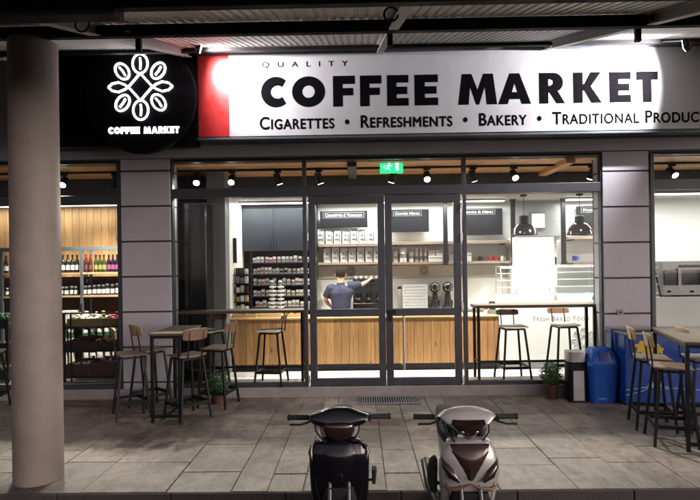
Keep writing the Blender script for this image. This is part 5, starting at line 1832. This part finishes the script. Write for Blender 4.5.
# ------------------------------------------------------------------ mopeds
ZR = -0.105
def moped(lab, x, y, rz, paint, style):
    t = thing('moped', lab, 'moped', (0, 0, 0))
    B = lambda q, n, m, **k: q.build(n, m, k.pop('parent', t), **k)
    # handlebar cowl
    q = MB()
    if style == 1:
        q.loft([((0, -.01, .965), .11, .045, 3), ((0, -.015, .99), .175, .06, 3), ((0, -.01, 1.015), .205, .062, 4), ((0, -.005, 1.045), .20, .058, 3.6), ((0, .0, 1.068), .13, .052, 2.6), ((0, .0, 1.086), .08, .04, 2), ((0, .0, 1.092), .03, .02, 2)], 40)
    else:
        q.loft([((0, -.03, .935), .075, .03, 2.4), ((0, -.035, .965), .105, .055, 2.6), ((0, -.025, 1.0), .155, .066, 2.8), ((0, -.005, 1.035), .195, .062, 2.6), ((0, .0, 1.065), .15, .055, 2.3), ((0, .005, 1.085), .08, .035, 2)], 36)
    cw = B(q, 'handlebar_cowl', paint, smooth=True)
    q = MB()
    if style == 1:
        q.loft([((0, -.04, .885), .045, .03, 2.4), ((0, -.055, .915), .085, .042, 2.6), ((0, -.06, .96), .106, .048, 3), ((0, -.055, .995), .10, .045, 3), ((0, -.04, 1.01), .08, .03, 3)], 28)
    else:
        q.loft([((0, -.055, .895), .012, .02, 2.2), ((0, -.07, .925), .045, .032, 2.3), ((0, -.08, .96), .08, .036, 2.5), ((0, -.08, 1.0), .112, .034, 2.6), ((0, -.062, 1.025), .105, .025, 2.6)], 28)
    hl = B(q, 'headlight', M['headl'], smooth=True)
    q = MB(); q.sphere((0, -.062, .955), .036, .022, .03, 16, 10); B(q, 'bulb_housing', M['chrome'], smooth=True, parent=hl)
    for s in (-1, 1):
        q = MB(); q.tube([(s * .12, .0, 1.02), (s * .2, .02, 1.02), (s * .24, .03, 1.018)], .0125, seg=10); B(q, 'handlebar', M['chrome' if style == 2 else 'black'], smooth=True)
        q = MB(); q.tube([(s * .205, .02, 1.018), (s * .335, .045, 1.012)], .0175, seg=14); q.cyl((s * .335, .045, 1.012), (s * .346, .047, 1.012), .021, seg=14); B(q, 'grip', M['tyre'], smooth=True)
        q = MB(); q.box((s * .165 - .022, -.015, .995), (s * .165 + .03 * s + .022, .045, 1.045)); B(q, 'switch_housing', M['black'], bevel=.01)
        if style == 1 and s > 0: continue
        q = MB(); q.tube([(s * .19, -.03, 1.005), (s * .25, -.045, .99), (s * .325, -.03, .985)], [.008, .007, .0075], seg=8); B(q, 'brake_lever', M['black'], smooth=True)
        if style == 2 and s > 0: continue
    q = MB()
    q.tube([(-.16, -.01, 1.0), (-.15, -.09, .96), (-.1, -.1, .9), (-.07, -.04, .84)], .006, seg=6)
    q.tube([(.14, -.01, 1.0), (.13, -.08, .95), (.09, -.08, .89), (.06, -.03, .83)], .005, seg=6)
    B(q, 'cable', M['matte'], smooth=True)
    q = MB()
    for s in (-1, 1):
        q.loft([((s * .09, .02, .90), .03, .05, 3), ((s * .10, .03, .96), .035, .05, 3), ((s * .11, .04, 1.0), .02, .04, 3)], 14)
    B(q, 'inner_cover', M['greypl'] if style == 1 else M['black'], smooth=True)
    # leg shield
    q = MB()
    if style == 1:
        q.loft([((0, .02, .25), .11, .03, 3), ((0, .01, .38), .165, .05, 3.5), ((0, -.01, .52), .19, .065, 3.2), ((0, -.035, .66), .197, .075, 2.8), ((0, -.05, .77), .199, .08, 2.7), ((0, -.05, .835), .188, .075, 2.8), ((0, -.045, .875), .165, .062, 3), ((0, -.03, .893), .125, .04, 3)], 48)
    else:
        q.loft([((0, .03, .25), .09, .03, 3), ((0, .02, .38), .15, .05, 3.5), ((0, .0, .50), .178, .06, 3.2), ((0, -.03, .60), .188, .075, 2.6), ((0, -.055, .69), .198, .085, 2.3), ((0, -.06, .76), .19, .085, 2.3), ((0, -.055, .84), .165, .075, 2.5), ((0, -.045, .885), .14, .06, 2.8), ((0, -.03, .9), .10, .04, 3)], 48)
    sh = B(q, 'leg_shield', paint, smooth=True)
    if style == 2:
        for s in (-1, 1):
            q = MB()
            pts = [(.172, -.075, .785), (.155, -.105, .74), (.12, -.128, .69), (.075, -.142, .645)]
            q.tube([(s * a, b, c) for a, b, c in pts], [.010, .027, .033, .008], seg=12)
            B(q, 'indicator_lamp', M['headl'], smooth=True)
            q = MB(); q.tube([(s * .19, -.055, .60), (s * .13, -.105, .585), (s * .06, -.118, .60), (0, -.12, .625)], [.006, .012, .009, .004], seg=8)
            B(q, 'trim', M['brownback'], smooth=True)
        q = MB(); q.loft([((0, -.114, .655), .018, .03, 2), ((0, -.118, .70), .05, .032, 2), ((0, -.121, .76), .088, .034, 2), ((0, -.107, .83), .122, .036, 2.1), ((0, -.086, .872), .128, .034, 2.2), ((0, -.07, .889), .11, .025, 2.2)], 40); B(q, 'center_panel', M['brownpaint'], smooth=True)
        q = MB(); q.prism([(-.016, .70), (0, .668), (.016, .70), (.008, .735), (-.008, .735)], -.158, -.148); B(q, 'badge', M['matte'])
        q = MB(); q.loft([((0, -.075, .40), .115, .05, 4), ((0, -.08, .5), .135, .05, 4), ((0, -.085, .565), .115, .045, 3)], 30); B(q, 'grille', M['matte'], smooth=True)
    else:
        for s in (-1, 1):
            q = MB(); q.tube([(s * .178, -.078, .865), (s * .186, -.088, .82), (s * .176, -.104, .765)], [.008, .017, .007], seg=12); B(q, 'indicator_lamp', M['headl'], smooth=True)
        q = MB(); q.loft([((0, -.084, .58), .03, .03, 2.2), ((0, -.092, .64), .07, .034, 2.2), ((0, -.104, .75), .115, .036, 2.2), ((0, -.100, .83), .12, .036, 2.2), ((0, -.085, .872), .11, .03, 2.4)], 40); B(q, 'center_panel', M['paint1'], smooth=True)
        q = MB(); q.loft([((0, -.06, .36), .10, .05, 4), ((0, -.085, .5), .12, .045, 4), ((0, -.09, .60), .09, .035, 3)], 30); B(q, 'grille', M['matte'], smooth=True)
    q = MB()
    for s in (-1, 1):
        q.tube([(s * .16, -.085, .80), (s * .165, -.088, .70), (s * .15, -.092, .60), (s * .13, -.085, .50)], .0025, seg=5)
    B(q, 'panel_gap', M['matte'])
    q = MB(); q.cyl((.09, .07, .93), (.09, .04, .945), .014, seg=12); B(q, 'ignition_key', M['forkm'], smooth=True)
    q = MB()
    for k in range(3): q.sphere(((-.045, 0, .045)[k], -.098 if style == 1 else -.108, .955 + .01 * (k % 2)), .012, .006, .010, 12, 8)
    B(q, 'lamp_reflector', M['chrome'], smooth=True)
    # fork, wheel, fender
    ax = Vector((0, -.30, .27))
    for s in (-1, 1):
        q = MB(); q.cyl((s * .062, -.07, .66), (s * .062, -.17, .48), .014, seg=12); q.cyl((s * .062, -.165, .49), (s * .064, ax.y, ax.z), .019, seg=12); B(q, 'fork_leg', M['forkm'], smooth=True)
    def wheel(c, w):
        e_ = MB(); e_.torus(c, .235, .036 * w, 'X', 44, 12); ty = B(e_, 'tyre', M['tyre'], smooth=True)
        q = MB(); q.torus(c, .205, .012, 'X', 44, 8); q.cyl((-.03, c.y, c.z), (.03, c.y, c.z), .035, seg=20)
        for k in range(6):
            a = k * PI / 3; q.bar((0, c.y + .03 * math.cos(a), c.z + .03 * math.sin(a)), (0, c.y + .2 * math.cos(a), c.z + .2 * math.sin(a)), .018)
        B(q, 'rim', M['chrome'])
    wheel(ax, 1.0)
    q = MB(); q.cyl((.038, ax.y, ax.z), (.042, ax.y, ax.z), .095, seg=28); B(q, 'brake_disc', M['steel'], smooth=True)
    q = MB()
    rs = []
    for i in range(17):
        a = R(10 + i * 9.5)
        rs.append([(u * .06, ax.y - math.cos(a) * (.285 - .02 * u * u), ax.z + math.sin(a) * (.285 - .02 * u * u)) for u in (-1, -.6, -.2, .2, .6, 1)] + [(u * .056, ax.y - math.cos(a) * (.28 - .02 * u * u), ax.z + math.sin(a) * (.28 - .02 * u * u)) for u in (1, .6, .2, -.2, -.6, -1)])
    q.rings(rs); B(q, 'fender', paint, smooth=True)
    # spine, engine, rear body, seat
    q = MB(); q.loft([((0, .04, .62), .06, .12, 3), ((0, .18, .52), .055, .09, 3), ((0, .32, .54), .08, .12, 3), ((0, .5, .62), .115, .12, 3), ((0, .75, .68), .10, .09, 3), ((0, .95, .74), .055, .05, 3)], 28, plane='Y'); B(q, 'rear_body', paint, smooth=True)
    q = MB(); q.loft([((0, .22, .70), .05, .02, 3), ((0, .32, .755), .10, .05, 3), ((0, .5, .765), .125, .055, 3), ((0, .66, .805), .12, .06, 3), ((0, .88, .825), .09, .045, 3), ((0, .95, .82), .05, .02, 3)], 28, plane='Y'); B(q, 'saddle', M['matte'], smooth=True)
    q = MB(); q.loft([((0, .08, .32), .07, .06, 4), ((0, .25, .31), .10, .10, 4), ((0, .42, .33), .08, .09, 4)], 20, plane='Y'); B(q, 'engine', M['greypl'], smooth=True)
    q = MB()
    for s in (-1, 1):
        q.cyl((s * .10, .24, .27), (s * .27, .24, .275), .014, seg=10); q.bar((s * .05, .35, .3), (s * .05, .73, .27), .03)
    B(q, 'footrest', M['tyre'])
    ra_ = Vector((0, .73, .27)); wheel(ra_, 1.1)
    ex_ = .10 if style == 1 else 0
    q = MB(); q.tube([(-.08, .2, .25), (-.13, .3, .26), (-.16 + ex_ * .3, .42, .28), (-.175 + ex_ * .3, .6, .32), (-.175 + ex_ * .3, .92, .38)], [.016, .018, .035, .045, .04], seg=16); B(q, 'exhaust', M['black'], smooth=True)
    q = MB(); q.loft([((0, .955, .72), .06, .012, 3), ((0, .985, .77), .05, .01, 3)], 16); B(q, 'tail_light', M['redl'], smooth=True)
    q = MB(); q.tube([(.08, .3, .25), (.13, .34, .12), (.20, .40, .0)], .009, seg=8); B(q, 'side_stand', M['black'], smooth=True)
    if style == 2:
        q = MB(); q.loft([((-.215, .08, .50), .022, .04, 2.6), ((-.222, .08, .57), .033, .055, 2.6), ((-.22, .08, .66), .034, .055, 2.6), ((-.212, .08, .71), .026, .045, 2.4), ((-.205, .08, .735), .010, .02, 2)], 18); q.bar((-.15, .08, .55), (-.22, .08, .55), .02); B(q, 'leg_guard', M['tyre'], smooth=True)
    else:
        q = MB(); q.loft([((.232, .1, .54), .013, .03, 3), ((.236, .1, .64), .018, .04, 3)], 12); q.bar((.16, .1, .56), (.23, .1, .56), .014); B(q, 'leg_guard', M['tyre'], smooth=True)
    t.location = (x, y, ZR); t.rotation_euler = (0, 0, rz)
    return t
m1 = W(338.8, 413, 3.52); m2 = W(466.5, 421, 3.50)
moped('glossy black moped facing the street, left of the two at the kerb', m1.x, m1.y, R(.5), M['paint1'], 1)
moped('bronze grey moped with dark slanted lamps, right of the two at the kerb', m2.x, m2.y, R(-1), M['paint2'], 2)

# ------------------------------------------------------------------ barista
def skinned(name, J, E, root, m, parent, sub=2):
    names = list(J)
    me = bpy.data.meshes.new(name + '_cage')
    me.from_pydata([J[n][0] for n in names], [(names.index(a), names.index(b)) for a, b in E], [])
    o = bpy.data.objects.new(name + '_cage', me)
    COL.objects.link(o)
    md = o.modifiers.new('skin', 'SKIN')
    for i, n in enumerate(names):
        r = J[n][1]
        me.skin_vertices[0].data[i].radius = r if isinstance(r, tuple) else (r, r)
        me.skin_vertices[0].data[i].use_root = (n == root)
    md.use_smooth_shade = True
    sb_ = o.modifiers.new('sub', 'SUBSURF'); sb_.levels = sub; sb_.render_levels = sub
    bpy.context.view_layer.update()
    dg = bpy.context.evaluated_depsgraph_get()
    m2_ = bpy.data.meshes.new_from_object(o.evaluated_get(dg))
    bpy.data.objects.remove(o)
    off = rootloc(parent)
    for v_ in m2_.vertices: v_.co = v_.co - off
    for p_ in m2_.polygons: p_.use_smooth = True
    m2_.materials.clear(); m2_.materials.append(m)
    r_ = bpy.data.objects.new(name, m2_); COL.objects.link(r_); r_.parent = parent
    return r_
YM = 9.44
hd = W(340.5, 274.5, YM)
bx = W(341, 300, YM).x
per = thing('person', 'man in navy polo shirt seen from behind reaching right to the espresso machine', 'person', (bx, YM, ZI))
V = Vector
zN = W(340, 284, YM).z
sL = V((bx - .20, YM + .0, zN - .085)); sR = V((bx + .215, YM + .02, zN - .04))
eR = W(361.5, 284.5, YM + .12); wR = W(367.8, 281, YM + .26); hR = W(370, 279.3, YM + .31)
eL = W(325, 300, YM + .04); wL = W(330.5, 306, YM + .20); hL = W(333, 308, YM + .27)
hip = V((bx + .0, YM - .02, ZI + .93))
J = dict(pelvis=(hip, (.16, .11)), waist=(V((bx, YM - .01, ZI + 1.08)), (.145, .10)), chest=(V((bx + .01, YM, ZI + 1.28)), (.13, .085)), neckb=(V((bx, YM + .02, zN - .07)), (.045, .04)), neck=(V((hd.x + .0, YM + .01, zN + .02)), .056), headb=(V((hd.x, YM + .02, zN + .085)), (.07, .085)), head=(V((hd.x, YM + .02, hd.z + .02)), (.077, .096)), crown=(V((hd.x, YM + .01, hd.z + .095)), (.05, .06)),
         sL=(sL, .05), eL=(eL, .045), wL=(wL, .029), pL=(hL, (.034, .018)), sR=(sR, .05), eR=(eR, .045), wR=(wR, .029), pR=(hR, (.034, .018)),
         hipL=(V((bx - .095, YM - .02, ZI + .86)), .092), kL=(V((bx - .11, YM + .0, ZI + .48)), .06), aL=(V((bx - .115, YM - .02, ZI + .09)), .042), fL=(V((bx - .13, YM + .14, ZI + .035)), (.04, .03)),
         hipR=(V((bx + .095, YM - .02, ZI + .86)), .092), kR=(V((bx + .12, YM + .02, ZI + .48)), .06), aR=(V((bx + .13, YM - .0, ZI + .09)), .042), fR=(V((bx + .15, YM + .16, ZI + .035)), (.04, .03)))
E = [('pelvis', 'waist'), ('waist', 'chest'), ('chest', 'neckb'), ('neckb', 'neck'), ('neck', 'headb'), ('headb', 'head'), ('head', 'crown'), ('neckb', 'sL'), ('sL', 'eL'), ('eL', 'wL'), ('wL', 'pL'), ('neckb', 'sR'), ('sR', 'eR'), ('eR', 'wR'), ('wR', 'pR'),
     ('pelvis', 'hipL'), ('hipL', 'kL'), ('kL', 'aL'), ('aL', 'fL'), ('pelvis', 'hipR'), ('hipR', 'kR'), ('kR', 'aR'), ('aR', 'fR')]
# fingers
for tagn, p_, w_ in (('R', hR, wR), ('L', hL, wL)):
    d = (p_ - w_).normalized(); s_ = d.cross(V((0, 0, 1))).normalized(); dn = V((0, 0, -1))
    for k, (off, ln) in enumerate(((-.027, .062), (-.009, .072), (.009, .068), (.027, .052))):
        a = p_ + s_ * off + d * .03; b = a + d * ln * .55 + dn * .008; c_ = b + d * ln * .35 + dn * .028
        J['f%s%da' % (tagn, k)] = (a, .0095); J['f%s%db' % (tagn, k)] = (b, .0085); J['f%s%dc' % (tagn, k)] = (c_, .0075)
        E += [('p' + tagn, 'f%s%da' % (tagn, k)), ('f%s%da' % (tagn, k), 'f%s%db' % (tagn, k)), ('f%s%db' % (tagn, k), 'f%s%dc' % (tagn, k))]
    a = p_ - s_ * .04 + d * .0; b = a - s_ * .012 + d * .035 + dn * .01
    J['t%sa' % tagn] = (a, .011); J['t%sb' % tagn] = (b, .009); E += [('p' + tagn, 't%sa' % tagn), ('t%sa' % tagn, 't%sb' % tagn)]
body = skinned('body', J, E, 'pelvis', M['skin'], per)
q = MB()
for s in (-1, 1):
    q.loft([((hd.x + s * .082, YM + .012, hd.z - .035), .008, .014, 2), ((hd.x + s * .09, YM + .008, hd.z), .012, .022, 2), ((hd.x + s * .088, YM + .004, hd.z + .025), .008, .016, 2)], 12)
q.build('ear', M['skin'], per, smooth=True)
q = MB(); q.loft([((hd.x, YM + .118, hd.z - .03), .018, .016, 2), ((hd.x, YM + .112, hd.z + .01), .009, .012, 2)], 12); q.build('nose', M['skin'], per, smooth=True)
q = MB()
for s in (-1, 1): q.sphere((hd.x + s * .031, YM + .098, hd.z + .012), .012, .01, .008, 10, 8)
q.build('eye', M['matte'], per, smooth=True)
q = MB(); q.loft([((hd.x, YM + .105, hd.z - .052), .024, .008, 2), ((hd.x, YM + .105, hd.z - .042), .02, .007, 2)], 12); q.build('mouth', M['red'], per, smooth=True)
# hair: cap over the back and top, lower at the nape
q = MB()
gsp = bmesh.ops.create_uvsphere(q.bm, u_segments=32, v_segments=20, radius=1.0)
kill = []
for v_ in gsp['verts']:
    c = v_.co.copy()
    low = -.62 if c.y < .15 else (.28 if c.y > .55 else -.1)
    if c.z < low - .05: kill.append(v_)
    n_ = 1 + .03 * math.sin(c.x * 23 + c.z * 17) * math.cos(c.y * 19)
    n_ += random.uniform(-.018, .03)
    v_.co = V((hd.x + c.x * .095 * n_, YM + .012 + c.y * .112 * n_, hd.z + .025 + c.z * .108 * n_))
bmesh.ops.delete(q.bm, geom=kill, context='VERTS')
hr = q.build('hair', M['hair'], per, smooth=True)
# polo shirt
k1 = .6
q = MB()
q.loft([((bx, YM - .015, ZI + .92), .172, .118, 2.6), ((bx, YM - .015, ZI + 1.02), .170, .116, 2.6), ((bx, YM - .01, ZI + 1.14), .180, .118, 2.5), ((bx + .005, YM - .005, ZI + 1.26), .215, .13, 2.5), ((bx + .01, YM, zN - .14), .228, .128, 2.5), ((bx + .01, YM + .005, zN - .085), .218, .115, 2.3), ((hd.x + .005, YM + .005, zN - .045), .135, .085, 2.1), ((hd.x, YM + .008, zN - .012), .075, .068, 2), ((hd.x, YM + .006, zN + .03), .070, .068, 2)], 40)
for s0, e0, kk in ((sL, eL, .74), (sR, eR, .80)):
    a_ = V((bx, YM, s0.z + .01)).lerp(s0, .55); m_ = s0.lerp(e0, kk)
    q.tube([a_, s0, s0.lerp(e0, .35), m_], [.09, .088, .08, .078], seg=20)
shirt = q.build('polo_shirt', M['navy'], per, smooth=True)
md = shirt.modifiers.new('remesh', 'REMESH'); md.mode = 'VOXEL'; md.voxel_size = .011; md.use_smooth_shade = True
md = shirt.modifiers.new('soften', 'SMOOTH'); md.iterations = 9; md.factor = .6
tx_ = bpy.data.textures.new('folds', 'CLOUDS'); tx_.noise_scale = .16
md = shirt.modifiers.new('folds', 'DISPLACE'); md.texture = tx_; md.strength = .022; md.mid_level = .5
JT = dict(p=(hip, (.172, .125)), hL=(J['hipL'][0], .105), kL=(J['kL'][0], .078), aL=(J['aL'][0], .066), hR=(J['hipR'][0], .105), kR=(J['kR'][0], .078), aR=(J['aR'][0], .066))
skinned('trousers', JT, [('p', 'hL'), ('hL', 'kL'), ('kL', 'aL'), ('p', 'hR'), ('hR', 'kR'), ('kR', 'aR')], 'p', M['trous'], per)
q = MB()
for s, f, a in ((-1, J['fL'][0], J['aL'][0]), (1, J['fR'][0], J['aR'][0])):
    q.loft([((a.x, a.y + .03, ZI + .002), .052, .115, 3), ((a.x, a.y + .03, ZI + .03), .052, .115, 3), ((a.x, a.y + .02, ZI + .07), .045, .085, 3), ((a.x, a.y - .01, ZI + .11), .045, .05, 2)], 20)
q.build('shoe', M['matte'], per, smooth=True)

# ------------------------------------------------------------------ world, light, render settings
w = bpy.data.worlds.new('World'); scene.world = w; w.use_nodes = True
nt = w.node_tree
bg = nt.nodes['Background']
sky = nt.nodes.new('ShaderNodeTexSky'); sky.sky_type = 'NISHITA'; sky.sun_disc = False
sky.sun_elevation = R(16); sky.sun_rotation = R(150)
mixn = nt.nodes.new('ShaderNodeMix'); mixn.data_type = 'RGBA'; mixn.inputs[0].default_value = .85
hs = nt.nodes.new('ShaderNodeHueSaturation'); hs.inputs['Saturation'].default_value = .25
nt.links.new(sky.outputs[0], hs.inputs['Color'])
tint = nt.nodes.new('ShaderNodeMix'); tint.data_type = 'RGBA'; tint.blend_type = 'MULTIPLY'; tint.inputs[0].default_value = 1; tint.inputs[7].default_value = (1.0, .86, .92, 1)
nt.links.new(hs.outputs[0], tint.inputs[6]); nt.links.new(tint.outputs[2], bg.inputs[0])
bg.inputs[1].default_value = 0.085
sd = bpy.data.lights.new('sun', 'SUN'); sd.energy = 2.7; sd.angle = R(35); sd.color = (1, .86, .76)
so = bpy.data.objects.new('sun', sd); COL.objects.link(so)
sdir = Vector((-.86, .5, -.07)).normalized()
so.rotation_euler = sdir.to_track_quat('-Z', 'Y').to_euler()
vs = scene.view_settings
scene.display_settings.display_device = 'sRGB'
vs.view_transform = 'Standard'; vs.look = 'None'; vs.exposure = 0; vs.gamma = 1; vs.use_curve_mapping = False
cy = scene.cycles
cy.use_denoising = True
cy.max_bounces = 7; cy.diffuse_bounces = 3; cy.glossy_bounces = 3; cy.transparent_max_bounces = 12; cy.transmission_bounces = 4
cy.caustics_reflective = False; cy.caustics_refractive = False
cy.sample_clamp_indirect = 5

# ------------------------------------------------------------------ loose pieces become parts of their own
SPLIT = {'bracket', 'stretcher', 'hanger', 'cable', 'inner_cover', 'case_glass', 'case_frame', 'foot_plate', 'back_rod', 'eye', 'ear', 'shoe', 'panel_gap', 'lamp_reflector', 'wall_marks', 'mount', 'rings', 'post', 'back_panel', 'door_bar', 'white_swoosh', 'door', 'footrail', 'lettering', 'trim', 'board_face', 'lock', 'printed_band', 'yellow_print', 'frame'}


def clusters(me, ex):
    par = list(range(len(me.vertices)))
    def find(a):
        while par[a] != a:
            par[a] = par[par[a]]; a = par[a]
        return a
    for e in me.edges:
        a, b = find(e.vertices[0]), find(e.vertices[1])
        if a != b: par[a] = b
    isl = {}
    for v in me.vertices: isl.setdefault(find(v.index), []).append(v.index)
    L = []
    for k, vs_ in isl.items():
        co = [me.vertices[i].co for i in vs_]
        L.append([[min(c[j] for c in co) - ex for j in range(3)], [max(c[j] for c in co) + ex for j in range(3)], [k]])
    ch = True
    while ch:
        ch = False
        for i in range(len(L)):
            for j in range(i + 1, len(L)):
                if all(L[i][0][k] <= L[j][1][k] and L[j][0][k] <= L[i][1][k] for k in range(3)):
                    L[i] = [[min(L[i][0][k], L[j][0][k]) for k in range(3)], [max(L[i][1][k], L[j][1][k]) for k in range(3)], L[i][2] + L[j][2]]
                    del L[j]; ch = True; break
            if ch: break
    owner = {}
    for n, (a, b, ks) in enumerate(L):
        for k in ks: owner[k] = n
    return [owner[find(v.index)] for v in me.vertices], len(L)


users = {}
for o in list(COL.objects):
    if o.type == 'MESH' and o.parent is not None and o.name.split('.')[0] in SPLIT:
        users.setdefault(o.data.name, []).append(o)
for mn, obs in users.items():
    me = bpy.data.meshes[mn]
    own, n = clusters(me, obs[0].get('gap_tmp', .004))
    if n < 2 or n > 60: continue
    metas = []
    for c in range(n):
        nm = me.copy()
        bm = bmesh.new(); bm.from_mesh(nm); bm.verts.ensure_lookup_table()
        bmesh.ops.delete(bm, geom=[v for v in bm.verts if own[v.index] != c], context='VERTS')
        bm.to_mesh(nm); bm.free(); metas.append(nm)
    for o in obs:
        for nm in metas[1:]:
            d_ = o.copy(); d_.data = nm; COL.objects.link(d_)
        o.data = metas[0]
for o in COL.objects:
    if 'gap_tmp' in o: del o['gap_tmp']
